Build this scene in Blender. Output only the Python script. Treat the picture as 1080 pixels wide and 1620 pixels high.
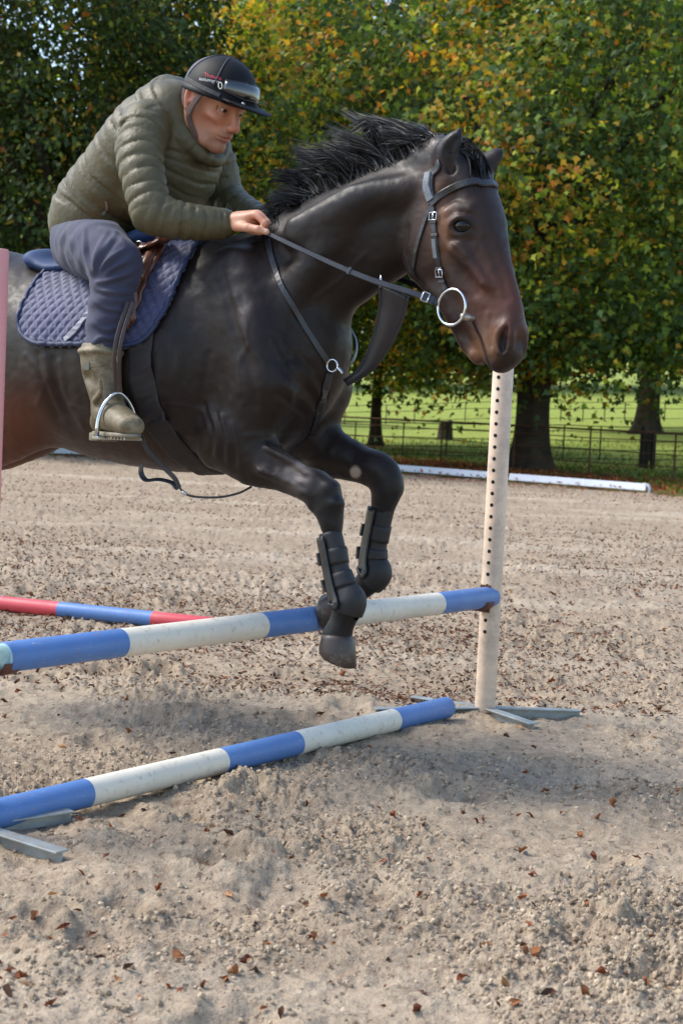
import bpy, math, random
import numpy as np
from mathutils import Vector, Matrix
from mathutils.bvhtree import BVHTree

# ------------------------------------------------------------------ camera, sky, sun, exposure
for o in list(bpy.data.objects):
    bpy.data.objects.remove(o)
scene = bpy.context.scene
COL = scene.collection
R = math.radians
FPX = 2450.0                      # focal length in pixels of the 1080 x 1620 photograph
CAM = Vector((0.0, 0.0, 1.02))
CROT = Matrix.Rotation(R(90 - 3.43), 3, 'X') @ Matrix.Rotation(R(2.75), 3, 'Z')
cam_d = bpy.data.cameras.new('camera')
cam_d.sensor_width = 36.0
cam_d.lens = 36.0 * FPX / 1620.0
cam_d.clip_start = 0.05
cam_d.clip_end = 3000
cam = bpy.data.objects.new('camera', cam_d)
COL.objects.link(cam)
cam.matrix_world = Matrix.Translation(CAM) @ CROT.to_4x4()
cam_d.dof.use_dof = True
cam_d.dof.focus_distance = 4.6
cam_d.dof.aperture_fstop = 7.5
scene.camera = cam

SUN_AZ = Vector((-0.95, 0.16, 0)).normalized()     # horizontal direction towards the sun
SUN_EL = R(49)
w = bpy.data.worlds.new('World')
scene.world = w
w.use_nodes = True
nt = w.node_tree
bg = nt.nodes['Background']
sky = nt.nodes.new('ShaderNodeTexSky')
sky.sky_type = 'NISHITA'
sky.sun_disc = False
sky.sun_elevation = SUN_EL
sky.sun_rotation = math.atan2(SUN_AZ.x, SUN_AZ.y)
sky.air_density = 1.2
sky.dust_density = 1.2
sky.ozone_density = 1.0
nt.links.new(sky.outputs[0], bg.inputs[0])
bg.inputs[1].default_value = 0.14
sun_d = bpy.data.lights.new('sun', 'SUN')
sun_d.energy = 2.0
sun_d.angle = R(24)
sun_d.color = (1.0, 0.95, 0.87)
sun = bpy.data.objects.new('sun', sun_d)
COL.objects.link(sun)
sd = SUN_AZ * math.cos(SUN_EL) + Vector((0, 0, math.sin(SUN_EL)))
sun.rotation_euler = sd.to_track_quat('Z', 'Y').to_euler()
sun.location = (0, 0, 30)
scene.view_settings.view_transform = 'Standard'
scene.view_settings.look = 'None'
scene.view_settings.exposure = 1.2
scene.view_settings.gamma = 1
scene.render.engine = 'CYCLES'
scene.cycles.use_denoising = True
scene.cycles.max_bounces = 6
scene.cycles.transparent_max_bounces = 6
scene.cycles.caustics_reflective = False
scene.cycles.caustics_refractive = False
scene.cycles.sample_clamp_indirect = 4.0

# ------------------------------------------------------------------ helpers
rng = np.random.default_rng(7)
random.seed(7)

def ray(px, py):
    return CROT @ Vector(((px - 540) / FPX, -(py - 810) / FPX, -1.0))

def at(px, py, D):
    return CAM + ray(px, py) * D

def onground(px, py, z=0.0):
    d = ray(px, py)
    return CAM + d * ((z - CAM.z) / d.z)

def srgb(r, g, b):
    f = lambda c: (c / 255 / 12.92) if c / 255 <= 0.04045 else ((c / 255 + 0.055) / 1.055) ** 2.4
    return (f(r), f(g), f(b), 1.0)

def tag(o, label=None, cat=None, group=None, kind=None):
    if label: o['label'] = label
    if cat: o['category'] = cat
    if group: o['group'] = group
    if kind: o['kind'] = kind
    return o

def thing(name, loc, label, cat, group=None):
    o = bpy.data.objects.new(name, None)
    o.location = loc
    o.empty_display_size = 0.1
    COL.objects.link(o)
    return tag(o, label, cat, group)

def link(name, me, parent=None, loc=None):
    o = bpy.data.objects.new(name, me)
    if parent is not None: o.parent = parent
    if loc is not None: o.location = loc
    COL.objects.link(o)
    return o

def raw_mesh(name, V, F, mats=(), smooth=True, fmat=None, col=None):
    """fast mesh from arrays; F is (n,k) array of equal-size faces or a list of such arrays"""
    V = np.asarray(V, np.float32)
    Fs = F if isinstance(F, list) else [F]
    Fs = [np.asarray(f, np.int32) for f in Fs if len(f)]
    me = bpy.data.meshes.new(name)
    me.vertices.add(len(V))
    me.vertices.foreach_set('co', V.ravel())
    tot = np.concatenate([np.full(len(f), f.shape[1], np.int32) for f in Fs])
    loops = np.concatenate([f.ravel() for f in Fs])
    me.loops.add(len(loops))
    me.loops.foreach_set('vertex_index', loops)
    me.polygons.add(len(tot))
    st = np.concatenate([[0], np.cumsum(tot)[:-1]]).astype(np.int32)
    me.polygons.foreach_set('loop_start', st)
    me.polygons.foreach_set('loop_total', tot)
    if fmat is not None:
        me.polygons.foreach_set('material_index', np.asarray(fmat, np.int32))
    me.polygons.foreach_set('use_smooth', np.full(len(tot), bool(smooth)))
    me.update(calc_edges=True)
    for m in mats: me.materials.append(m)
    if col is not None:
        a = me.color_attributes.new('Col', 'FLOAT_COLOR', 'POINT')
        c = np.ones((len(V), 4), np.float32); c[:, :3] = col
        a.data.foreach_set('color', c.ravel())
    return me

class MB:
    """collects simple shapes in world coordinates; build() links them as one mesh object"""
    def __init__(s):
        s.V = []; s.F = []; s.FM = []; s.S = []
    def add(s, V, F, m=0, smooth=True):
        n = len(s.V)
        s.V += [Vector(v) for v in V]
        s.F += [[i + n for i in f] for f in F]
        s.FM += [m] * len(F); s.S += [smooth] * len(F)
    def loft(s, rings, cap=True, m=0, smooth=True, closed=False):
        k = len(rings[0]); V = [v for r in rings for v in r]; F = []
        n = len(rings)
        for i in range(n if closed else n - 1):
            j = (i + 1) % n
            for a in range(k):
                b = (a + 1) % k
                F.append((i * k + a, i * k + b, j * k + b, j * k + a))
        if cap and not closed:
            F.append(tuple(range(k - 1, -1, -1))); F.append(tuple((n - 1) * k + a for a in range(k)))
        s.add(V, F, m, smooth)
    def tube(s, pts, r, n=10, m=0, cap=True, closed=False):
        pts = [Vector(p) for p in pts]
        rs = r if isinstance(r, (list, tuple)) else [r] * len(pts)
        rings = []; prev = None
        N = len(pts)
        for i, p in enumerate(pts):
            if closed: t = pts[(i + 1) % N] - pts[i - 1]
            else: t = pts[min(i + 1, N - 1)] - pts[max(i - 1, 0)]
            t.normalize()
            if prev is None:
                up = Vector((0, 0, 1)) if abs(t.z) < 0.9 else Vector((1, 0, 0))
                a = t.cross(up).normalized()
            else:
                a = (prev - t * prev.dot(t)).normalized()
            prev = a
            b = t.cross(a)
            rings.append([p + (a * math.cos(2 * math.pi * q / n) + b * math.sin(2 * math.pi * q / n)) * rs[i] for q in range(n)])
        s.loft(rings, cap, m, closed=closed)
    def strap(s, pts, nrm, w, t, m=0, closed=False):
        """flat strap: pts on its inner face, nrm the outward normals"""
        pts = [Vector(p) for p in pts]; N = len(pts)
        nr = nrm if isinstance(nrm, list) else [nrm] * N
        ws = w if isinstance(w, (list, tuple)) else [w] * N
        rings = []
        for i, p in enumerate(pts):
            if closed: T = pts[(i + 1) % N] - pts[i - 1]
            else: T = pts[min(i + 1, N - 1)] - pts[max(i - 1, 0)]
            T.normalize()
            n = Vector(nr[i]); n = (n - T * n.dot(T)).normalized()
            b = T.cross(n)
            h = ws[i] / 2
            rings.append([p - b * h, p - b * h + n * t * .6, p - b * h * .8 + n * t, p + b * h * .8 + n * t, p + b * h + n * t * .6, p + b * h])
        s.loft(rings, True, m, smooth=False, closed=closed)
    def box(s, c, ax, ay, az, m=0):
        """box with centre and three half-axis vectors"""
        c, ax, ay, az = Vector(c), Vector(ax), Vector(ay), Vector(az)
        V = [c + ax * i + ay * j + az * k for i in (-1, 1) for j in (-1, 1) for k in (-1, 1)]
        F = [(0, 1, 3, 2), (4, 6, 7, 5), (0, 4, 5, 1), (2, 3, 7, 6), (0, 2, 6, 4), (1, 5, 7, 3)]
        s.add(V, F, m, False)
    def build(s, name, mats, parent=None, bevel=0.0, org=None):
        if not isinstance(mats, (list, tuple)): mats = [mats]
        o0 = Vector(org) if org is not None else (Vector(parent.location) if parent is not None else Vector((0, 0, 0)))
        if parent is not None and parent.parent is not None and org is None:
            o0 = Vector(parent.parent.location) + Vector(parent.location)
        if parent is not None and parent.type == 'MESH' and parent.parent is None and org is None:
            o0 = Vector(parent.location)
        me = bpy.data.meshes.new(name)
        me.from_pydata([tuple(v - o0) for v in s.V], [], s.F)
        me.polygons.foreach_set('material_index', s.FM)
        me.polygons.foreach_set('use_smooth', s.S)
        for m in mats: me.materials.append(m)
        me.update()
        o = link(name, me, parent)
        if parent is None: o.location = o0
        if bevel:
            b = o.modifiers.new('bevel', 'BEVEL'); b.width = bevel; b.segments = 2; b.limit_method = 'ANGLE'; b.angle_limit = R(40)
        return o

def catmull(pts, n):
    P = [Vector(p) for p in pts]; out = []
    for i in range(len(P) - 1):
        a = P[i - 1] if i else P[0] * 2 - P[1]
        b, c = P[i], P[i + 1]
        d = P[i + 2] if i + 2 < len(P) else P[-1] * 2 - P[-2]
        for k in range(n):
            t = k / n
            out.append(0.5 * ((2 * b) + (c - a) * t + (2 * a - 5 * b + 4 * c - d) * t * t + (3 * b - a - 3 * c + d) * t ** 3))
    out.append(P[-1])
    return out

# ------------------------------------------------------------------ numpy noise
_perm = np.random.default_rng(3).permutation(4096).astype(np.int64)
def _h(i, j, k=0):
    return _perm[(_perm[(_perm[i & 4095] + j) & 4095] + k) & 4095] / 4095.0
def vnoise(x, y, seed=0):
    xi = np.floor(x).astype(np.int64); yi = np.floor(y).astype(np.int64)
    fx = x - xi; fy = y - yi
    fx = fx * fx * fx * (fx * (fx * 6 - 15) + 10); fy = fy * fy * fy * (fy * (fy * 6 - 15) + 10)
    a = _h(xi, yi, seed); b = _h(xi + 1, yi, seed); c = _h(xi, yi + 1, seed); d = _h(xi + 1, yi + 1, seed)
    return (a + (b - a) * fx) * (1 - fy) + (c + (d - c) * fx) * fy - 0.5
def fbm(x, y, oct=4, seed=0, gain=0.5):
    v = 0; a = 1.0
    for o in range(oct):
        v = v + a * vnoise(x * 2 ** o + 13.7 * o, y * 2 ** o + 7.1 * o, seed + o); a *= gain
    return v
def cells(x, y, seed=0):
    """distance to the nearest jittered point and that point's random value"""
    xi = np.floor(x).astype(np.int64); yi = np.floor(y).astype(np.int64)
    best = np.full(x.shape, 9.0); val = np.zeros(x.shape)
    for a in (-1, 0, 1):
        for b in (-1, 0, 1):
            cx = xi + a; cy = yi + b
            d = np.hypot(cx + _h(cx, cy, seed) - x, cy + _h(cx, cy, seed + 9) - y)
            m = d < best
            best = np.where(m, d, best); val = np.where(m, _h(cx, cy, seed + 21), val)
    return best, val
def sstep(a, b, x):
    t = np.clip((x - a) / (b - a), 0, 1); return t * t * (3 - 2 * t)

# ------------------------------------------------------------------ materials
class NT:
    def __init__(s, name):
        s.m = bpy.data.materials.new(name); s.m.use_nodes = True
        s.t = s.m.node_tree; s.b = s.t.nodes['Principled BSDF']; s.out = s.t.nodes['Material Output']
    def n(s, typ, **kw):
        x = s.t.nodes.new(typ)
        for k, v in kw.items():
            if k.startswith('_'): setattr(x, k[1:], v)
            else: x.inputs[k.replace('_', ' ')].default_value = v
        return x
    def l(s, a, b): s.t.links.new(a, b)
    def coord(s, kind='Object', scale=None):
        c = s.n('ShaderNodeTexCoord').outputs[kind]
        if scale is not None:
            mp = s.n('ShaderNodeMapping'); mp.inputs['Scale'].default_value = scale
            s.l(c, mp.inputs[0]); c = mp.outputs[0]
        return c
    def noise(s, co, scale, detail=4, rough=.55):
        x = s.n('ShaderNodeTexNoise', Scale=scale, Detail=detail, Roughness=rough); s.l(co, x.inputs['Vector']); return x.outputs[0]
    def ramp(s, f, stops):
        x = s.n('ShaderNodeValToRGB'); e = x.color_ramp.elements
        while len(e) < len(stops): e.new(0.5)
        for q, (p, c) in zip(e, stops):
            q.position = p; q.color = c if len(c) == 4 else (*c, 1)
        s.l(f, x.inputs[0]); return x.outputs[0]
    def mix(s, f, a, b, mode='MIX'):
        x = s.n('ShaderNodeMix', _data_type='RGBA', _blend_type=mode)
        for v, i in ((f, 0), (a, 6), (b, 7)):
            if hasattr(v, 'default_value') or hasattr(v, 'links'): s.l(v, x.inputs[i])
            else: x.inputs[i].default_value = v if i == 0 else (v if len(v) == 4 else (*v, 1))
        return x.outputs[2]
    def bump(s, h, strength=.3, dist=.01, prev=None):
        x = s.n('ShaderNodeBump', Strength=strength, Distance=dist); s.l(h, x.inputs['Height'])
        if prev is not None: s.l(prev, x.inputs['Normal'])
        return x.outputs[0]
    def set(s, **kw):
        for k, v in kw.items():
            i = s.b.inputs[k.replace('_', ' ')]
            if hasattr(v, 'links'): s.l(v, i)
            else: i.default_value = v
        return s.m

def simple(name, c, rough=.5, var=.25, scale=12, bump=.15, bscale=60, metal=0.0, spec=.5, dirt=None, dist=.003, **kw):
    q = NT(name); co = q.coord()
    c = c if len(c) == 4 else (*c, 1)
    n = q.noise(co, scale, 6, .65)
    lo = tuple(x * (1 - var) for x in c[:3]) + (1,); hi = tuple(min(1, x * (1 + var)) for x in c[:3]) + (1,)
    colr = q.ramp(n, [(.3, lo), (.7, hi)])
    if dirt:
        d = q.noise(co, dirt[1], 8, .75)
        f = q.ramp(d, [(dirt[2], (0, 0, 0)), (dirt[3], (1, 1, 1))])
        colr = q.mix(f, colr, dirt[0])
    q.set(Base_Color=colr, Metallic=metal, Specular_IOR_Level=spec)
    rr = q.ramp(n, [(.2, (rough * .85,) * 3), (.8, (min(1, rough * 1.15),) * 3)])
    q.set(Roughness=rr)
    if bump: q.set(Normal=q.bump(q.noise(co, bscale, 5, .6), bump, dist))
    for k, v in kw.items(): q.set(**{k: v})
    return q.m

# ------------------------------------------------------------------ ground: sand arena, park field
def edge(x, y):
    """metres beyond the far edge of the arena (negative on the sand)"""
    e1 = (x - 1.1) * .734 + (y - 30.4) * .679
    e2 = (y - 31.9) - .10 * (x + 5)
    return np.maximum(e1, e2)

def field_z(x, y):
    zz = np.interp(y, [20, 33, 40, 46, 50, 58, 80, 150, 300, 900], [0, 0, .05, .25, .52, .98, 2.4, 6.8, 15, 40])
    return zz + .055 * (x - 3) * sstep(40, 58, y) * np.exp(-np.abs(x) / 60) + .12 * fbm(x * .15, y * .15, 3, 5) * sstep(34, 50, y)

_hp = np.random.default_rng(21)
PRINTS = [(x, y, r, a) for x, y, r, a in zip(_hp.uniform(-2.2, 2.6, 190), 1.7 + 9 * _hp.random(190) ** 1.3, _hp.uniform(.05, .11, 190), _hp.uniform(0, 6.28, 190))]
def sand_z(x, y):
    z = .024 * fbm(x * 1.1, y * 1.1, 3, 1) + .026 * fbm(x * 4.2, y * 4.2, 4, 2, .6)
    for px, py, r, a in PRINTS:
        m = (np.abs(x - px) < 3 * r) & (np.abs(y - py) < 3 * r)
        if not m.any(): continue
        dx, dy = x[m] - px, y[m] - py
        u = dx * math.cos(a) + dy * math.sin(a); v = -dx * math.sin(a) + dy * math.cos(a)
        d = np.hypot(u / 1.25, v) / r
        d = d + .25 * vnoise(dx * 30, dy * 30, 77)
        z[m] += -.022 * np.exp(-(d / .75) ** 4) + .016 * np.exp(-((d - 1.25) / .35) ** 2) * (.4 + .6 * (u > 0))
    # clods: cellular bumps of three sizes, patchy
    patch = np.clip(.62 + 1.7 * fbm(x * 1.6, y * 1.6, 3, 40), .12, 1.25)
    for s, amp, sd in ((17, .009, 50), (30, .0105, 51), (52, .0085, 52), (90, .0055, 53)):
        wx = x + .014 * vnoise(x * 45, y * 45, 60 + sd) + .006 * vnoise(x * 120, y * 120, 62); wy = y + .014 * vnoise(x * 45, y * 45, 61 + sd) + .006 * vnoise(x * 120, y * 120, 63)
        d, v = cells(wx * s, wy * s, sd)
        z += amp * patch * np.clip(v * 1.7 - .45, 0, 1.2) * np.sqrt(np.clip(1 - (d / .62) ** 2, 0, 1))
    z += .006 * fbm(x * 45, y * 45, 3, 8)
    return z

def build_sand():
    q = NT('sand')
    co = q.coord('Object')
    n1 = q.noise(co, 1.3, 5, .6); n2 = q.noise(co, 28, 6, .7); n3 = q.noise(co, 190, 3, .6)
    c = q.ramp(n2, [(.25, srgb(128, 112, 94)), (.5, srgb(170, 152, 130)), (.75, srgb(200, 183, 158))])
    c = q.mix(q.ramp(n1, [(.35, (0, 0, 0)), (.7, (.55, .55, .55))]), c, srgb(136, 120, 102))
    bd = q.noise(q.coord('Object', (.12, .7, 1)), 1.0, 4, .6)
    c = q.mix(q.ramp(bd, [(.50, (0, 0, 0)), (.68, (.55, .55, .55))]), c, srgb(202, 187, 166))
    # fibres and crumbs mixed into the surface
    mp = q.n('ShaderNodeMapping'); mp.inputs['Scale'].default_value = (1.0, .55, 1); q.l(co, mp.inputs[0])
    fl0 = q.noise(mp.outputs[0], 13, 4, .75)
    c = q.mix(q.ramp(fl0, [(.56, (0, 0, 0)), (.70, (.6, .6, .6))]), c, srgb(96, 80, 66))
    fl = q.noise(mp.outputs[0], 34, 3, .75)
    c = q.mix(q.ramp(fl, [(.58, (0, 0, 0)), (.67, (.75, .75, .75))]), c, srgb(70, 58, 50))
    fl2 = q.noise(mp.outputs[0], 21, 3, .8)
    c = q.mix(q.ramp(fl2, [(.64, (0, 0, 0)), (.70, (.6, .6, .6))]), c, srgb(120, 72, 48))
    c = q.mix(q.ramp(n3, [(.3, (.35, .35, .35)), (.7, (0, 0, 0))]), c, srgb(105, 90, 76))
    q.set(Base_Color=c, Roughness=.95, Specular_IOR_Level=.15)
    b = q.bump(n2, .7, .014); b = q.bump(q.noise(co, 85, 4, .65), .8, .007, b); b = q.bump(n3, .8, .004, b)
    q.set(Normal=b)
    # fine fan of cells near the viewer, coarser with distance
    A = np.concatenate([np.linspace(-44, -15, 70)[:-1], np.linspace(-15, 15, 450), np.linspace(15, 44, 70)[1:]])
    A = np.radians(A)
    inv = np.linspace(1 / 1.8, 1 / 46, 570)
    D = 1 / inv
    X = D[:, None] * np.tan(A)[None, :]; Y = np.repeat(D[:, None], len(A), 1)
    x, y = X.ravel(), Y.ravel()
    z = sand_z(x, y) * np.interp(y, [0, 10, 30], [1, 1, .8])
    keep_e = edge(x, y)
    z = np.where(keep_e > .5, -.4, z)
    n, m = X.shape
    idx = np.arange(n * m).reshape(n, m)
    F = np.stack([idx[:-1, :-1], idx[:-1, 1:], idx[1:, 1:], idx[1:, :-1]], -1).reshape(-1, 4)
    F = F[(keep_e[F] < 1.0).any(1)]
    me = raw_mesh('arena_sand', np.stack([x, y, z], 1), F, [q.m])
    o = link('arena_sand', me); tag(o, 'pale churned riding arena sand with hoof marks', kind='structure')
    # sand beyond the fine sheet, to the sides of and behind the viewer
    bb = MB()
    P = []
    for yy in (-60, -30, -10, 0, 8, 16, 24, 30, 36):
        P.append([Vector((xx, yy, -.10)) for xx in (-60, -40, -24, -12, -5, 0, 5, 12, 24, 40, 60)])
    V = [v for r in P for v in r]
    F = [(i * 11 + j, i * 11 + j + 1, (i + 1) * 11 + j + 1, (i + 1) * 11 + j) for i in range(8) for j in range(10)]
    bb.add(V, F)
    o2 = bb.build('arena_base', q.m); tag(o2, 'flat sand of the rest of the riding arena', kind='structure')
    return o
build_sand()

def build_field():
    q = NT('grass_field'); co = q.coord()
    n1 = q.noise(co, .35, 5, .6); n2 = q.noise(co, 9, 5, .7)
    c = q.ramp(n2, [(.3, srgb(92, 106, 46)), (.55, srgb(142, 156, 70)), (.75, srgb(180, 188, 98))])
    c = q.mix(q.ramp(n1, [(.4, (0, 0, 0)), (.65, (.55, .55, .55))]), c, srgb(140, 146, 74))
    at_ = q.n('ShaderNodeVertexColor', _layer_name='Col')
    sp_ = q.n('ShaderNodeSeparateColor'); q.l(at_.outputs[0], sp_.inputs[0])
    ml = q.n('ShaderNodeMath', _operation='MULTIPLY'); q.l(sp_.outputs[0], ml.inputs[0]); q.l(q.ramp(q.noise(co, 2.2, 5, .7), [(.3, (.35, .35, .35)), (.6, (1, 1, 1))]), ml.inputs[1])
    c = q.mix(ml.outputs[0], c, q.ramp(n2, [(.3, srgb(58, 40, 30)), (.6, srgb(96, 66, 46)), (.8, srgb(120, 92, 62))]))
    q.set(Base_Color=c, Roughness=.9, Specular_IOR_Level=.2, Normal=q.bump(n2, .8, .06))
    xs = np.concatenate([np.linspace(-400, -40, 19)[:-1], np.linspace(-40, 40, 130), np.linspace(40, 400, 19)[1:]])
    ys = np.concatenate([np.linspace(14, 70, 110)[:-1], np.geomspace(70, 900, 30)])
    X, Y = np.meshgrid(xs, ys); x, y = X.ravel(), Y.ravel()
    e = edge(x, y)
    z = field_z(x, y) + .02 + np.where(e > 0, .03 * fbm(x * 1.5, y * 1.5, 3, 70) + .02, 0)
    z = np.where(e < -.1, -.30, np.where(e < .45, np.minimum(z, -.02), z))
    z = np.where(np.abs(x) > 45, np.where(e < -.1, -.3, z), z)
    n, m = X.shape; idx = np.arange(n * m).reshape(n, m)
    F = np.stack([idx[:-1, :-1], idx[:-1, 1:], idx[1:, 1:], idx[1:, :-1]], -1).reshape(-1, 4)
    o = link('park_field', raw_mesh('park_field', np.stack([x, y, z], 1), F, [q.m], True, None, np.repeat((sstep(10.0, 5.0, e) * sstep(8.0, 5.5, x - .0 * y))[:, None], 3, 1)))
    tag(o, 'green grass park field rising gently behind the arena', kind='structure')
build_field()

def vcol_mat(name, transl=.35, rough=.6, spec=.3, bump=0):
    q = NT(name)
    a = q.n('ShaderNodeVertexColor', _layer_name='Col')
    q.set(Base_Color=a.outputs[0], Roughness=rough, Specular_IOR_Level=spec)
    if transl:
        t = q.n('ShaderNodeBsdfTranslucent')
        c2 = q.mix(1.0, a.outputs[0], (1.25, 1.2, .6, 1), 'MULTIPLY')
        q.l(c2, t.inputs[0])
        mx = q.n('ShaderNodeMixShader'); mx.inputs[0].default_value = transl
        q.l(q.b.outputs[0], mx.inputs[1]); q.l(t.outputs[0], mx.inputs[2]); q.l(mx.outputs[0], q.out.inputs[0])
    return q.m
M_LEAF = vcol_mat('tree_leaf', .42)
M_DEAD = vcol_mat('dead_leaf', .15, .75, .2)
M_GRASS = vcol_mat('grass_blade', .35, .6, .25)

def leaf_shape(kind):
    if kind == 'lobed':      # lobed leaf, fan from its base
        pts = [(0, -.12), (.56, .22), (.24, .46), (0, 1.0), (-.24, .46), (-.56, .22)]
        V = [(x * .9, y * .95, -.28 * x * x - .22 * max(y, 0) ** 2) for x, y in pts]
        F = [(0, i, i + 1) for i in range(1, 5)]
    elif kind == 'oval':
        V = [(0, 0, 0), (.30, .5, -.10), (.0, 1.05, -.12), (-.30, .5, -.10)]
        F = [(0, 1, 2), (0, 2, 3)]
    elif kind == 'scrap':
        V = [(-.22, 0, 0), (.18, .1, .1), (.25, .8, .12), (-.12, 1.0, .0)]
        F = [(0, 1, 2), (0, 2, 3)]
    elif kind == 'curl':      # small dry leaf, folded
        V = [(0, -.1, 0), (.32, .3, .22), (.02, .5, .0), (-.34, .25, .16), (0, 1.0, .2)]
        F = [(0, 1, 2), (0, 2, 3), (1, 4, 2), (2, 4, 3)]
    else:                     # curled dry leaf
        V = [(0, -.1, 0), (.32, .25, .22), (.05, .3, .0), (-.34, .22, .16), (.26, .65, .20), (-.22, .70, .24), (.03, .62, -.02), (0, 1.0, .22)]
        F = [(0, 1, 2), (0, 2, 3), (1, 4, 6), (1, 6, 2), (2, 6, 5), (2, 5, 3), (6, 4, 7), (6, 7, 5)]
    return np.array(V, np.float32), np.array(F, np.int32)

def leaves(name, P, X, Yv, Z, S, C, kind, mat, parent=None):
    """P centres; X,Yv,Z per-leaf axes; S sizes; C colours"""
    lv, lf = leaf_shape(kind)
    V = P[:, None, :] + S[:, None, None] * (lv[None, :, 0:1] * X[:, None, :] + lv[None, :, 1:2] * Yv[:, None, :] + lv[None, :, 2:3] * Z[:, None, :])
    n, k = len(P), len(lv)
    F = (lf[None] + (np.arange(n) * k)[:, None, None]).reshape(-1, 3)
    me = raw_mesh(name, V.reshape(-1, 3), F, [mat], True, None, np.repeat(C, k, 0))
    return link(name, me, parent)

def axes_from(zdir, ydir):
    z = zdir / (np.linalg.norm(zdir, axis=1, keepdims=True) + 1e-9)
    y = ydir - z * (z * ydir).sum(1, keepdims=True); y /= np.linalg.norm(y, axis=1, keepdims=True) + 1e-9
    return np.cross(y, z), y, z

M_BARK = simple('bark', srgb(62, 54, 46), .9, .45, 3, .9, 9, dist=.06, spec=.15)

GREENS = np.array([srgb(52, 72, 32)[:3], srgb(68, 90, 36)[:3], srgb(90, 110, 44)[:3], srgb(58, 80, 44)[:3]])
YELLOWS = np.array([srgb(206, 166, 54)[:3], srgb(186, 146, 50)[:3], srgb(192, 124, 54)[:3], srgb(160, 138, 50)[:3]])
LIMES = np.array([srgb(130, 144, 44)[:3], srgb(108, 130, 40)[:3], srgb(160, 158, 52)[:3]])

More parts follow.
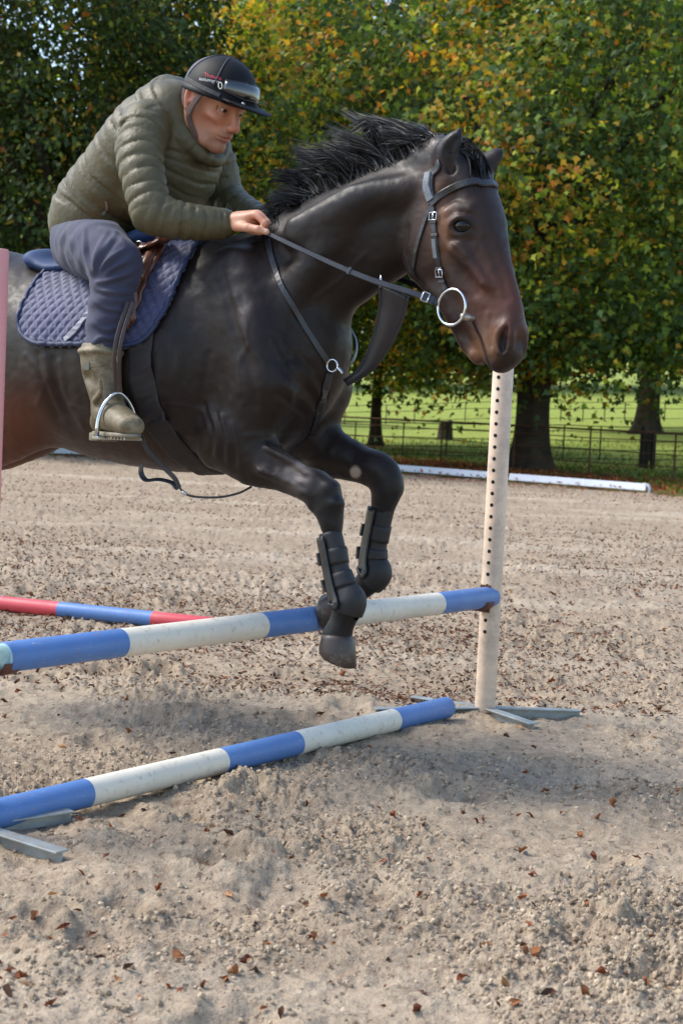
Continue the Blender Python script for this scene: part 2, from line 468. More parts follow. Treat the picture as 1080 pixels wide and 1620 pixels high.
def tree(name, base, h_trunk, r_trunk, cen, rad, n_cl, per, lsize, label, kind='lobed', yellow=.2, lime=.1, zmin=1.7, seed=1, spread=.5, lean=(0, 0), low=None, detail_top=11.0, group='park trees beyond the fence', tone=1.0):
    g = np.random.default_rng(seed)
    t = thing(name, base, label, 'tree', group)
    base = Vector(base); cen = np.array(cen, float); rad = np.array(rad, float)
    # cluster centres through the crown volume, denser near the surface
    pts = []
    while len(pts) < n_cl:
        d = g.normal(size=(n_cl * 2, 3)); d /= np.linalg.norm(d, axis=1, keepdims=True)
        rr = (.45 + .55 * g.random(n_cl * 2) ** .5)
        wob = 1 + .35 * np.array([fbm(np.array([a * 2.2 + seed]), np.array([b * 2.2 + c * 1.7]), 3, seed)[0] for a, b, c in d])
        p = cen + d * rad * (rr * wob)[:, None]
        fl = zmin + 1.5 * fbm(p[:, 0] * .45, p[:, 1] * .45, 3, seed + 3)
        p[:, 2] = np.where(p[:, 2] < fl, fl + g.random(len(p)) * .9, p[:, 2])
        # fewer clusters above the view, where only the shade counts
        keep = (p[:, 2] < detail_top) | (g.random(len(p)) < .3)
        p = p[keep]; d = d[keep]
        # boughs: thin the outer leaves where a low noise says so, which opens dark hollows
        hol = fbm(p[:, 0] * .55 + 3.1 * seed, p[:, 2] * .75 + p[:, 1] * .35, 2, seed + 31)
        kp = (hol > .0) | (rr[keep] < .64) | (g.random(len(p)) < .12)
        p = p[kp]; d = d[kp]
        pts += list(zip(p, d))
    pts = pts[:n_cl]
    C = np.array([p for p, _ in pts]); Dn = np.array([d for _, d in pts])
    # trunk and limbs
    tb = MB()
    top = Vector((base.x + lean[0], base.y + lean[1], base.z + h_trunk))
    path = catmull([base + Vector((0, 0, -.4)), base + Vector((0, 0, .25)), base.lerp(top, .35) + Vector((g.normal() * .06, 0, 0)), top], 6)
    n = 22; rings = []
    for i, p in enumerate(path):
        f = i / (len(path) - 1); zz = p.z - base.z
        r = r_trunk * (1 - .35 * f) * (1 + .5 * math.exp(-max(zz, 0) / .32))
        rings.append([p + Vector((math.cos(a), math.sin(a), 0)) * r * (1 + (.10 + .16 * math.exp(-max(zz, 0) / .4)) * math.sin(5 * a + seed) + .05 * math.sin(11 * a + 2 * zz)) for a in [2 * math.pi * q / n for q in range(n)]])
    tb.loft(rings)
    to = tb.build('trunk', M_BARK, t)
    for k in range(11):
        a = g.uniform(0, 6.28); el = g.uniform(-.15, .9)
        end = Vector(cen) + Vector((math.cos(a) * rad[0] * .8 * math.cos(el), math.sin(a) * rad[1] * .8 * math.cos(el), math.sin(el) * rad[2] * .75))
        s0 = base.lerp(top, g.uniform(.72, 1.0))
        mid = s0.lerp(end, .45) + Vector((g.normal() * .3, g.normal() * .3, .5))
        lb = MB()
        pl = catmull([s0, mid, end], 7)
        r0 = r_trunk * g.uniform(.28, .45)
        lb.tube(pl, [r0 * (1 - .88 * i / (len(pl) - 1)) for i in range(len(pl))], 9)
        # twigs
        for _ in range(6):
            s1 = pl[g.integers(5, len(pl) - 1)]
            dv = Vector((g.normal(), g.normal(), g.normal() * .6)); dv.normalize()
            ln = g.uniform(.8, 2.0)
            lb.tube([s1, s1 + dv * ln * .5 + Vector((0, 0, .1)), s1 + dv * ln - Vector((0, 0, .15))], [r0 * .18, r0 * .1, .008], 6)
        lb.build('limb', M_BARK, t)
    # leaves
    N = n_cl * per
    ci = np.repeat(np.arange(n_cl), per)
    off = g.normal(size=(N, 3)) * spread * np.array([1, 1, .34])
    P = C[ci] + off
    P[:, 2] -= .35 * (off[:, 0] ** 2 + off[:, 1] ** 2) / max(spread, .1)
    cj = g.normal(size=(n_cl, 3)) * .75
    out = Dn[ci] * .6 + cj[ci] + g.normal(size=(N, 3)) * .42 + np.array([0, 0, .75])
    down = off * .9 + g.normal(size=(N, 3)) * .5 + np.array([0, 0, -.55])
    X, Yv, Z = axes_from(out, down)
    S = lsize * g.uniform(.65, 1.3, N)
    # colour per cluster, then per leaf
    cn = fbm(C[:, 0] * .55 + seed, C[:, 2] * .55 + C[:, 1] * .3, 3, seed + 11)
    th = np.quantile(cn, 1 - yellow - lime), np.quantile(cn, 1 - yellow)
    pick = g.random(N)
    Cl = GREENS[g.integers(0, 4, N)] * g.uniform(.75, 1.25, (N, 1)) * g.uniform(.6, 1.35, n_cl)[ci][:, None]
    py = np.where(cn > th[1], .62, np.where(cn > th[0], .22, .045))[ci]
    pl_ = np.where(cn > th[1], .3, np.where(cn > th[0], .6, .10))[ci]
    Cl = np.where((pick < pl_)[:, None], LIMES[g.integers(0, 3, N)] * g.uniform(.7, 1.15, (N, 1)), Cl)
    Cl = Cl * 1.25
    Cl = np.where((pick > 1 - py)[:, None], YELLOWS[g.integers(0, 4, N)] * g.uniform(.65, 1.15, (N, 1)), Cl)
    Cl = Cl * tone
    P = P - np.array(base)
    co = leaves('crown', P, X, Yv, Z, S, Cl, kind, M_LEAF, t)
    return t

def gz(x, y): return float(field_z(np.array([x]), np.array([y]))[0])
def ground_at(px, D):
    p = at(px, 663, D); return (p.x, p.y, gz(p.x, p.y))
b = ground_at(842, 35.5)
tree('maple_tree', b, 5.2, .46, (b[0] - .2, b[1] - .3, 8.0), (7.4, 6.0, 6.8), 2700, 44, .145, 'huge old broad tree with thick dark trunk behind the pink jump stand', yellow=.13, lime=.14, zmin=3.35, seed=4, spread=.46, detail_top=10.2)
b = ground_at(1022, 53)
tree('maple_tree', b, 5, .44, (b[0] + 1.0, b[1], 8.5), (7, 5, 7), 700, 24, .2, 'tree with flared dark trunk near the right edge, up the grassy slope', yellow=.3, lime=.2, zmin=3.9, seed=9, spread=.55, detail_top=15)
b = ground_at(596, 46)
tree('young_tree', b, 4, .19, (b[0] + .5, b[1] - .2, 6.2), (3.8, 3.2, 4.6), 620, 26, .17, 'slender trunked tree with light green leaves left of the stump', yellow=.06, lime=.5, zmin=2.5, seed=12, spread=.45, detail_top=14)
b = ground_at(120, 34)
tree('dark_tree', b, 4, .4, (b[0] - 1.4, b[1] - 1.0, 7.2), (4.6, 4.6, 7.2), 2900, 38, .135, 'dark green fine leaved tree behind the rider at the left edge', kind='oval', tone=.62, yellow=.05, lime=.05, zmin=.9, seed=15, spread=.36, detail_top=10.5)
b = ground_at(330, 44)
tree('lime_tree', b, 4, .3, (b[0] + .6, b[1], 8.0), (4.8, 3.5, 7.0), 1400, 30, .175, 'sunlit yellow green tree showing above the rider between darker trees', tone=1.2, yellow=.22, lime=.65, zmin=1.7, seed=18, spread=.5, detail_top=13)
b = ground_at(760, 88)
tree('far_tree', b, 4, .4, (b[0] + 2, b[1], 17.0), (22, 5, 11), 1300, 18, .95, 'dense far tree behind the huge old tree', yellow=.1, lime=.2, zmin=7.0, seed=22, spread=1.2, detail_top=28)
b = ground_at(-60, 60)
tree('far_tree', b, 4, .4, (b[0], b[1], 7.5), (9, 4, 8), 900, 18, .5, 'far tree glimpsed behind the dark tree at the left edge', yellow=.08, lime=.15, zmin=1.2, seed=25, spread=.8, detail_top=16)

b = ground_at(-330, 40)
tree('dark_tree', b, 4, .35, (b[0] - 1, b[1], 7.5), (5, 4.5, 7), 700, 22, .24, 'dark tree standing outside the left edge of the view', kind='oval', yellow=.05, lime=.1, zmin=1.2, seed=41, spread=.6, detail_top=14)
b = ground_at(1420, 44)
tree('maple_tree', b, 5, .4, (b[0] + 1.5, b[1], 8.5), (6, 5, 7), 700, 22, .26, 'broad tree standing outside the right edge of the view', kind='oval', yellow=.15, lime=.2, zmin=3.2, seed=43, spread=.6, detail_top=15)

# grass tufts and the litter of brown leaves beyond the boards
def build_grass():
    g = np.random.default_rng(31)
    N = 26000
    y = 25 + 25 * g.random(N) ** 1.2; x = (g.random(N) - .5) * .62 * y + g.normal(size=N) * .3
    e = edge(x, y); k = (e > .35) & ((e > 5.5 + g.normal(size=N)) | (x > 5.6) | (g.random(N) < .12)); x, y = x[k], y[k]
    z = field_z(x, y) + .03
    n = len(x)
    P = np.stack([x, y, z], 1)
    Yv = g.normal(size=(n, 3)) * .35 + np.array([0, 0, 1.0]); Zd = g.normal(size=(n, 3)) * np.array([1, 1, .2])
    X, Yv, Z = axes_from(Zd, Yv)
    S = g.uniform(.05, .13, n)
    C = np.array([srgb(92, 112, 42)[:3], srgb(70, 92, 34)[:3], srgb(126, 136, 60)[:3]])[g.integers(0, 3, n)]
    o = leaves('grass_tufts', P, X * .5, Yv, Z, S, C, 'oval', M_GRASS); tag(o, 'short rough grass beyond the white boards', 'grass', kind='stuff')
    # litter
    N = 60000
    y = 24 + 22 * g.random(N); x = (g.random(N) - .5) * .70 * y
    e = edge(x, y)
    dens = np.exp(-((e - 2.6) / 3.4) ** 2) + .9 * np.exp(-((e + .42) / .22) ** 2) + .06 * (e > 0)
    dens *= .5 + 1.2 * np.clip(.5 + 2 * fbm(x * .5, y * .5, 3, 91), 0, 1)
    k = (g.random(N) < dens) & (np.abs(e) > .16); x, y, e = x[k], y[k], e[k]; n = len(x)
    z = np.where(e > 0, field_z(x, y) + .07, .01 + .02 * g.random(n))
    X, Yv, Z = axes_from(g.normal(size=(n, 3)) * .4 + np.array([0, 0, 1.0]), g.normal(size=(n, 3)))
    C = np.array([srgb(150, 78, 42)[:3], srgb(118, 62, 38)[:3], srgb(172, 104, 58)[:3], srgb(92, 56, 40)[:3]])[g.integers(0, 4, n)]
    o = leaves('leaf_litter', np.stack([x, y, z], 1), X, Yv, Z, np.where(e < 0, g.uniform(.018, .045, n), g.uniform(.04, .095, n)), C, 'curl', M_DEAD)
    tag(o, 'drift of red brown fallen leaves along the arena edge', 'leaf litter', kind='stuff')
build_grass()

# ------------------------------------------------------------------ boards round the arena
M_BOARD = simple('white_board', (.56, .59, .66), .45, .06, 4, .05, 30, dirt=((.35, .33, .30), 5, .62, .85))
def board(name, pa, pb, label, endcap, hgt=.165):
    a, b = Vector(pa), Vector(pb)
    t = (b - a).normalized(); n = Vector((-t.y, t.x, 0)); 
    if n.y > 0: n = -n
    u = Vector((0, 0, 1))
    root = thing(name, a, label, 'arena board', 'low white boards along the arena edge')
    face = MB()
    L = (b - a).length
    # face leaning back, with a folded top lip
    prof = [(0.0, .045), (.012, .05), (-.02, hgt), (-.05, hgt + .004), (-.055, hgt - .015), (-.03, hgt - .02), (-.004, .05)]
    rings = []
    for s in (0, L - .03):
        rings.append([a + t * s + n * q[0] + u * q[1] for q in prof])
    face.loft(rings, True, smooth=False)
    face.build('panel', M_BOARD, root, .004)
    if endcap:
        cp = MB(); pts = [(b - t * .07) + u * hgt, b + t * .0 + u * (hgt - .012), b + t * .045 + u * (hgt - .06), b + t * .055 + u * .05, b + t * .055 - u * .01]
        cp.strap(catmull([p + n * .0 for p in pts], 5), [Vector((0, 0, 1)).lerp(t, min(1, i / 12)) for i in range(21)], .07, .014)
        cp.build('end_cap', M_BOARD, root)
    fm = simple('board_foot', (.12, .11, .1), .8)
    for s in (.35, L - .5):
        lg = MB(); lg.box(a + t * s - n * .03 + u * .03, t * .03, n * .02, u * .05); lg.build('foot', fm, root)
pe = onground(1022, 781); pm = onground(801, 763); ps = onground(610, 747)
board('arena_board', pm + (pe - pm).normalized() * .04, pe, 'low white arena board with a curved end, right of the pink jump stand', True)
board('arena_board', ps, pm, 'low white arena board between the far foreleg and the pink stand', False)
board('arena_board', onground(-70, 716), onground(330, 728), 'low white arena board seen under the horse belly at left', False)

# ------------------------------------------------------------------ iron estate fences, gate post, stump
M_IRON = simple('iron', srgb(44, 38, 36), .7, .3, 14, .3, 60, spec=.3)
M_RUST = simple('rusty_iron', srgb(84, 60, 46), .8, .35, 10, .3, 60, spec=.2)
def fence(name, pts, heights, label, top_r, nrail, mat, post_every=1):
    """pts: ground points of the posts"""
    root = thing(name, pts[0], label, 'fence', 'iron estate fences')
    U = Vector((0, 0, 1))
    for p, h in zip(pts, heights):
        mb = MB(); mb.box(p + U * (h / 2 - .15), (.017, 0, 0), (0, .022, 0), U * (h / 2 + .15)); mb.build('post', mat, root)
    for k in range(nrail):
        f = (k + .35) / nrail
        mb = MB()
        path = [p + U * h * f + Vector((0, 0, .012 * math.sin(9.1 * i + 3 * k))) for i, (p, h) in enumerate(zip(pts, heights))]
        mb.tube(path, .0125, 6); mb.build('rail', mat, root)
    mb = MB(); mb.tube([p + U * h for p, h in zip(pts, heights)], top_r, 8); mb.build('top_rail', mat, root)
    return root
def pts_px(lst):
    return [Vector(at(px, 663, D)).xy.to_3d() for px, D in lst]
def with_z(P): return [Vector((p.x, p.y, gz(p.x, p.y))) for p in P]
f1 = with_z(pts_px([(360, 41.5), (470, 40), (594, 38.2), (700, 36.6), (815, 35), (935, 33.3), (1070, 31.8), (1210, 30)]))
fence('estate_fence', f1, [1.05] * len(f1), 'near iron rail fence with a thick rusty top rail behind the boards', .022, 4, M_RUST)
f2 = with_z(pts_px([(330, 40.2), (450, 40.4), (563, 41), (639, 41.5), (708, 42), (815, 42.5), (893, 43), (951, 43.4), (1030, 44), (1120, 44.6), (1220, 45)]))
fence('estate_fence', f2, [.92, .92, .92, .92, .93, .95, 1.0, 1.0, 1.0, 1.0, 1.0], 'thin black iron rail fence passing behind the big trunk', .013, 4, M_IRON)
f3 = with_z(pts_px([(480, 58), (545, 58), (610, 58), (655, 58), (735, 58.5), (800, 59), (845, 59), (886, 59), (921, 59), (955, 59.2), (987, 59.5), (1050, 60), (1115, 60.5), (1190, 61)]))
fence('estate_fence', f3, [.75] * len(f3), 'far thin wire fence crossing the bright grass slope', .012, 2, M_IRON)

def gate_posts():
    p = at(1018, 663, 41); base = Vector((p.x, p.y, gz(p.x, p.y)))
    root = thing('gate_post', base, 'dark wooden post beside the small slatted guard near the right edge', 'post')
    mb = MB()
    rings = [[base + Vector((math.cos(a) * r, math.sin(a) * r, z)) for a in [q * math.pi / 5 for q in range(10)]] for z, r in ((-.2, .085), (.0, .085), (.6, .075), (1.05, .075), (1.12, .08), (1.16, .05))]
    mb.loft(rings); mb.build('post', simple('dark_wood', srgb(38, 34, 30), .85, .4, 8, .4, 40), root)
    p = at(1030, 663, 40.5); base = Vector((p.x, p.y, gz(p.x, p.y)))
    root = thing('tree_guard', base, 'small dark slatted wooden guard beside the gate post near the right edge', 'tree guard')
    m = simple('guard_wood', srgb(44, 38, 33), .85, .4, 8, .4, 40)
    for i in range(6):
        a = i * math.pi / 3
        c = base + Vector((math.cos(a) * .14, math.sin(a) * .14, .42))
        s = MB(); s.box(c, (-math.sin(a) * .03, math.cos(a) * .03, 0), (math.cos(a) * .012, math.sin(a) * .012, 0), (0, 0, .52 + .02 * (i % 3))); s.build('slat', m, root)
    for z in (.25, .75):
        s = MB(); s.tube([base + Vector((math.cos(a) * .158, math.sin(a) * .158, z)) for a in [q * math.pi / 8 for q in range(16)]], .012, 6, closed=True); s.build('band', M_IRON, root)
gate_posts()
def stump():
    p = at(705, 663, 50); base = Vector((p.x, p.y, gz(p.x, p.y)))
    g = np.random.default_rng(5)
    mb = MB(); rings = []
    for z, r in ((-.3, .34), (0, .32), (.08, .26), (.3, .235), (.5, .21), (.60, .20), (.63, .15)):
        rings.append([base + Vector((math.cos(a) * r * (1 + .09 * math.sin(4 * a + z)), math.sin(a) * r, z + (.05 * math.cos(a) if z > .55 else 0))) for a in [q * math.pi / 9 for q in range(18)]])
    mb.loft(rings)
    o = mb.build('tree_stump', M_BARK, org=base); tag(o, 'short weathered grey brown tree stump in the grass behind the fence', 'tree stump')
stump()

# ------------------------------------------------------------------ the jump
POLE_R = .037
def stripes_mat(name, c, dirt):
    q = NT(name); co = q.coord('Object')
    n = q.noise(co, 7, 6, .7); n2 = q.noise(co, 45, 5, .7)
    col = q.mix(q.ramp(n, [(.35, (0, 0, 0)), (.75, (.5, .5, .5))]), c, tuple(x * .72 for x in c[:3]) + (1,))
    col = q.mix(q.ramp(n2, [(.55, (0, 0, 0)), (.78, (dirt, dirt, dirt))]), col, srgb(122, 108, 90))
    sc = q.noise(q.coord('Object', (1, 1, 9)), 26, 3, .8)
    col = q.mix(q.ramp(sc, [(.64, (0, 0, 0)), (.70, (.55, .55, .55))]), col, srgb(196, 186, 168))
    q.set(Base_Color=col, Roughness=q.ramp(n, [(.2, (.38,) * 3), (.8, (.6,) * 3)]), Specular_IOR_Level=.4, Normal=q.bump(n2, .12, .003))
    return q.m
M_BLUE = stripes_mat('pole_blue', srgb(84, 122, 180), .5)
M_WHITE = stripes_mat('pole_white', srgb(218, 211, 196), .7)
M_RED = stripes_mat('pole_red', srgb(202, 74, 84), .35)
M_ENDC = stripes_mat('pole_end', srgb(160, 204, 216), .5)

def pole(name, a, b, bands, mats, label, r=POLE_R, caps=True):
    """bands: fractions along a->b where the colour changes; mats one per band"""
    a, b = Vector(a), Vector(b)
    root = thing(name, a, label, 'jump pole', 'striped jump poles')
    t = (b - a).normalized(); up = Vector((0, 0, 1)); s = t.cross(up).normalized(); u = s.cross(t)
    fr = [0] + bands + [1]
    n = 32
    for i in range(len(fr) - 1):
        mb = MB(); rings = []
        f0, f1 = fr[i], fr[i + 1]
        L = (b - a).length
        steps = [(0, 1)] * 0
        prof = [(f0 * L, r * (.90 if i == 0 else 1)), (f0 * L + .006, r), (f1 * L - .006, r), (f1 * L, r * (.90 if i == len(fr) - 2 else 1))]
        for k, (q, rr) in enumerate(prof):
            c = a + t * q
            rings.append([c + (s * math.cos(z) + u * math.sin(z)) * rr for z in [2 * math.pi * k2 / n for k2 in range(n)]])
        mb.loft(rings, cap=False, smooth=True)
        mb.build('painted_band', mats[i], root)
    for c, d in ((a, -t), (b, t)):
        mb = MB()
        mb.loft([[c + d * q + (s * math.cos(z) + u * math.sin(z)) * rr for z in [2 * math.pi * k2 / n for k2 in range(n)]] for q, rr in ((0, r * .9), (.004, r * .8), (.002, r * .4), (.002, r * .02))], cap=True)
        mb.build('end_cap', M_ENDC, root)
    return root

def frac(a, b, px, py_hint=None):
    """fraction along a->b whose projection has image column px"""
    lo, hi = -.5, 1.5
    for _ in range(50):
        m = (lo + hi) / 2; p = CROT.transposed() @ (Vector(a).lerp(Vector(b), m) - CAM)
        x = 540 - FPX * p.x / p.z
        if x < px: lo = m
        else: hi = m
    return (lo + hi) / 2

SB = onground(766, 1131)                     # base of the right stand
DR = (CROT.transposed() @ (SB - CAM)).z * -1
LB = onground(-42, 1322); DL = (CROT.transposed() @ (LB - CAM)).z * -1

M_PINK = simple('faded_pink_plastic', srgb(218, 194, 172), .6, .12, 5, .1, 50, dirt=(srgb(158, 146, 132), 9, .42, .72))
M_PINK2 = simple('pink_plastic', srgb(214, 140, 140), .55, .08, 5, .1, 50, dirt=(srgb(190, 150, 140), 9, .5, .85))
M_GALV = simple('galvanised_steel', srgb(150, 158, 160), .5, .2, 14, .2, 80, metal=.55, dirt=(srgb(150, 138, 120), 12, .5, .75))
M_CUP = simple('rusty_cup', srgb(96, 62, 50), .7, .35, 20, .3, 80, metal=.3)
M_HOLE_SHADE = simple('hole_shade', srgb(14, 9, 7), .9, .1, 10, 0)

def stand(name, base, height, mat, feet, label, hole_side, cup_z, pole_dir):
    root = thing(name, base, label, 'jump stand', 'jump stands')
    r = .0365; U = Vector((0, 0, 1)); n = 40
    mb = MB()
    rings = [[base + U * z + Vector((math.cos(a), math.sin(a), 0)) * rr for a in [2 * math.pi * q / n for q in range(n)]] for z, rr in ((.012, r * .97), (.016, r), (height - .004, r), (height, r * .93))]
    mb.loft(rings); post = mb.build('post', mat, root)
    hs = Vector(hole_side).normalized(); tang = U.cross(hs)
    hm = None
    k = 0; z = cup_z - 3 * .0405
    while z < height - .05:
        if abs(z - cup_z) > .03:
            c = base + U * z + hs * (r - .0008)
            if hm is None:
                h = MB(); nn = 10
                # each hole: raised dark disc, the opening's shade put into its colour
                h.loft([[hs * q + (tang * math.cos(a) + U * math.sin(a)) * rr for a in [2 * math.pi * j / nn for j in range(nn)]] for q, rr in ((0, .0068), (.0012, .0066), (.0014, .003))], cap=True)
                ho = h.build('hole_disc', M_HOLE_SHADE, None); hm = ho.data; ho.parent = post; ho.location = c - base
            else:
                link('hole_disc', hm, post, c - base)
        z += .0405
    for ang, ln, th in feet:
        f = MB(); d = Vector((math.cos(R(ang)), math.sin(R(ang)), 0)); s = U.cross(d)
        f.box(base + d * (ln / 2 + .01) + U * .012 + s * th, d * ln / 2, s * .003, U * .016)
        f.box(base + d * (ln / 2 + .01) + U * .0275, d * ln / 2, s * .020, U * .0025)
        f.build('foot', M_GALV, root, .0012)
    if cup_z:
        pd = Vector(pole_dir).normalized(); s = U.cross(pd)
        c = base + U * cup_z
        cb = MB()
        # back plate against the post and a trough for the pole
        cb.box(c + pd * (r + .003) - U * .005, pd * .003, s * .020, U * .048)
        tr = []
        for i in range(11):
            a = math.pi * (1.08 + .84 * i / 10)
            tr.append((s * math.cos(a) + U * math.sin(a)) * (POLE_R + .004))
        for w0, w1 in ((r + .006, r + .06),):
            V = []; F = []
            for q in (w0, w1):
                for t_ in tr: V.append(c + pd * q + t_)
            for q in (w0, w1):
                for t_ in tr: V.append(c + pd * q + t_ * 1.09)
            m = 11
            for i in range(10):
                F += [(i, i + 1, m + i + 1, m + i), (2 * m + i, 3 * m + i, 3 * m + i + 1, 2 * m + i + 1), (i, 2 * m + i, 2 * m + i + 1, i + 1), (m + i, m + i + 1, 3 * m + i + 1, 3 * m + i)]
            F += [(0, m, 3 * m, 2 * m), (10, 2 * m + 10, 3 * m + 10, m + 10)]
            cb.add(V, F)
        cb.build('cup', M_CUP, root)
    return root

# upper pole between the stands
pd = (LB - SB); pd.z = 0; pd.normalize()
PA = at(6, 1040, DL + .02); PB = at(778, 944, DR - .03)
UA, UB = PA, PB
bf = [frac(UA, UB, x) for x in (190, 411, 552, 691)]
pole('jump_pole', UA, UB, bf, [M_BLUE, M_WHITE, M_BLUE, M_WHITE, M_BLUE], 'blue and white striped jump pole resting in the cups of the stands')
hole_dir = Vector((-.50, -.86, 0))
stand('jump_stand', SB, 1.36, M_PINK, [(4, .33, 0), (-62, .29, 0), (198, .40, 0), (150, .28, 0)], 'faded pink jump stand with rows of holes under the horse nose', hole_dir, PB.z + .0, pd)
stand('jump_stand', LB, 1.372, M_PINK2, [(40, .25, 0), (-38, .30, 0), (160, .3, 0), (230, .3, 0)], 'salmon pink jump stand post cut by the left edge', -hole_dir, PA.z, -pd)

# ground pole in front
ga = onground(-120, 1345, POLE_R + .004); gb = at(706, 1120, DR * .963); gb.z = POLE_R + .004
ga = at(-130, 1327, 3.55); ga.z = POLE_R + .004
def fit_ground(px, py, r=POLE_R + .004):
    return onground(px, py, r)
ga = fit_ground(-130, 1318); gb = fit_ground(707, 1119)
bf = [frac(ga, gb, x) for x in (135, 348, 467, 621)]
pole('jump_pole', ga, gb, bf, [M_BLUE, M_WHITE, M_BLUE, M_WHITE, M_BLUE], 'blue and white striped ground pole lying on the sand in front')
ra = fit_ground(-160, 938); rb = fit_ground(345, 990)
bf = [frac(ra, rb, x) for x in (-70, 3, 95, 243)]
pole('jump_pole', ra, rb, bf, [M_RED, M_BLUE, M_RED, M_BLUE, M_RED], 'red and blue striped pole lying on the sand farther back at left')

# ------------------------------------------------------------------ fallen leaves and crumbs on the sand
def sand_leaves():
    g = np.random.default_rng(44)
    lv, lf = leaf_shape('dry')
    cols = np.array([srgb(132, 76, 50)[:3], srgb(104, 60, 45)[:3], srgb(148, 98, 66)[:3], srgb(88, 62, 49)[:3], srgb(164, 122, 88)[:3]])
    protos = []
    for k in range(12):
        v = lv.copy() + g.normal(size=lv.shape) * np.array([.10, .10, .09]); v[:, 0] *= g.uniform(.55, 1.0); v[:, 2] *= g.uniform(.8, 2.6)
        v[:, 1] -= .4
        protos.append(raw_mesh('fallen_leaf', v, lf, [M_DEAD], True, None, np.repeat(cols[k % 5][None], len(lv), 0) * g.uniform(.8, 1.2)))
    # the 280 largest in view, one by one
    xs = []; 
    for i in range(280):
        px = g.uniform(-30, 1110); py = 1000 + 600 * g.random() ** .8 if i < 200 else g.uniform(860, 1010)
        p = onground(px, py)
        z = float(sand_z(np.array([p.x]), np.array([p.y]))[0])
        o = link('fallen_leaf', protos[g.integers(0, 12)])
        s = g.uniform(.011, .029) if p.y < 6 else g.uniform(.018, .036)
        o.location = (p.x, p.y, z + .004); o.scale = (s, s, s)
        o.rotation_euler = (g.normal() * .7, g.normal() * .7, g.uniform(0, 6.28))
        tag(o, 'dry brown curled leaf fallen on the arena sand in front of the boards', 'leaf', 'fallen leaves on the sand')
    # the rest, farther and smaller
    N = 66000
    inv = g.uniform(1 / 30, 1 / 5.5, N); y = 1 / inv; x = (g.random(N) - .5) * .62 * y
    k = (edge(x, y) < -.3) & (g.random(N) < .25 + 1.1 * np.clip(.4 + 2 * fbm(x * .35, y * .35, 3, 33), 0, 1)); x, y = x[k], y[k]; n = len(x)
    z = sand_z(x, y) * np.interp(y, [0, 10, 30], [1, 1, .8]) + .006
    X, Yv, Z = axes_from(g.normal(size=(n, 3)) * .45 + np.array([0, 0, 1.0]), g.normal(size=(n, 3)))
    C = cols[g.integers(0, 5, n)] * g.uniform(.2, .75, (n, 1))
    o = leaves('leaf_scatter', np.stack([x, y, z], 1), X, Yv, Z, g.uniform(.008, .030, n) * np.interp(y, [5, 12, 30], [.75, 1.0, 1.5]), C, 'scrap', M_DEAD)
    tag(o, 'thin scatter of small brown leaf scraps over the arena sand', 'leaf scraps', kind='stuff')
    # crumbs and clods of sand: tens of thousands of points, each carrying a small lump
    N = 120000
    cq = NT('sand_crumb'); oi = cq.n('ShaderNodeObjectInfo')
    cc = cq.ramp(oi.outputs['Random'], [(.0, srgb(124, 108, 91)), (.5, srgb(160, 142, 121)), (1.0, srgb(188, 170, 146))])
    cq.set(Base_Color=cc, Roughness=.95, Specular_IOR_Level=.1); crumb = cq.m
    inv = g.uniform(1 / 8.5, 1 / 1.9, N); y = 1 / inv; x = (g.random(N) - .5) * .72 * y
    k = g.random(N) < np.clip(.40 + 1.6 * fbm(x * 1.6, y * 1.6, 3, 40) + .6 * fbm(x * 7, y * 7, 2, 41), .04, 1); x, y = x[k], y[k]; n = len(x)
    z = sand_z(x, y); s = .0014 + .0054 * g.random(n) ** 3.2
    me = bpy.data.meshes.new('sand_crumbs'); me.vertices.add(n); me.vertices.foreach_set('co', np.stack([x, y, z + s * .25], 1).astype(np.float32).ravel())
    at_ = me.attributes.new('size', 'FLOAT', 'POINT'); at_.data.foreach_set('value', s.astype(np.float32))
    o = link('sand_crumbs', me); me.materials.append(crumb)
    ng = bpy.data.node_groups.new('crumbs', 'GeometryNodeTree')
    ng.interface.new_socket('Geometry', in_out='INPUT', socket_type='NodeSocketGeometry'); ng.interface.new_socket('Geometry', in_out='OUTPUT', socket_type='NodeSocketGeometry')
    nn = ng.nodes.new; L = ng.links.new
    gi, go = nn('NodeGroupInput'), nn('NodeGroupOutput')
    ico = nn('GeometryNodeMeshIcoSphere'); ico.inputs['Radius'].default_value = 1; ico.inputs['Subdivisions'].default_value = 2
    sp = nn('GeometryNodeSetPosition'); nz = nn('ShaderNodeTexNoise'); nz.inputs['Scale'].default_value = 1.3
    vm = nn('ShaderNodeVectorMath'); vm.operation = 'SUBTRACT'; vm.inputs[1].default_value = (.5, .5, .5); v2 = nn('ShaderNodeVectorMath'); v2.operation = 'SCALE'; v2.inputs['Scale'].default_value = 1.5
    L(nz.outputs['Color'], vm.inputs[0]); L(vm.outputs[0], v2.inputs[0]); L(ico.outputs[0], sp.inputs['Geometry']); L(v2.outputs[0], sp.inputs['Offset'])
    sm = nn('GeometryNodeSetMaterial'); sm.inputs['Material'].default_value = crumb; L(sp.outputs[0], sm.inputs['Geometry'])
    ip = nn('GeometryNodeInstanceOnPoints'); na = nn('GeometryNodeInputNamedAttribute'); na.data_type = 'FLOAT'; na.inputs['Name'].default_value = 'size'
    rv = nn('FunctionNodeRandomValue'); rv.data_type = 'FLOAT_VECTOR'; rv.inputs[1].default_value = (6.28, 6.28, 6.28)
    rs = nn('FunctionNodeRandomValue'); rs.data_type = 'FLOAT_VECTOR'; rs.inputs[0].default_value = (.7, .7, .55); rs.inputs[1].default_value = (1.35, 1.35, 1.1); rs.inputs['Seed'].default_value = 5
    v3 = nn('ShaderNodeVectorMath'); v3.operation = 'SCALE'; L(rs.outputs[0], v3.inputs[0]); L(na.outputs[0], v3.inputs['Scale'])
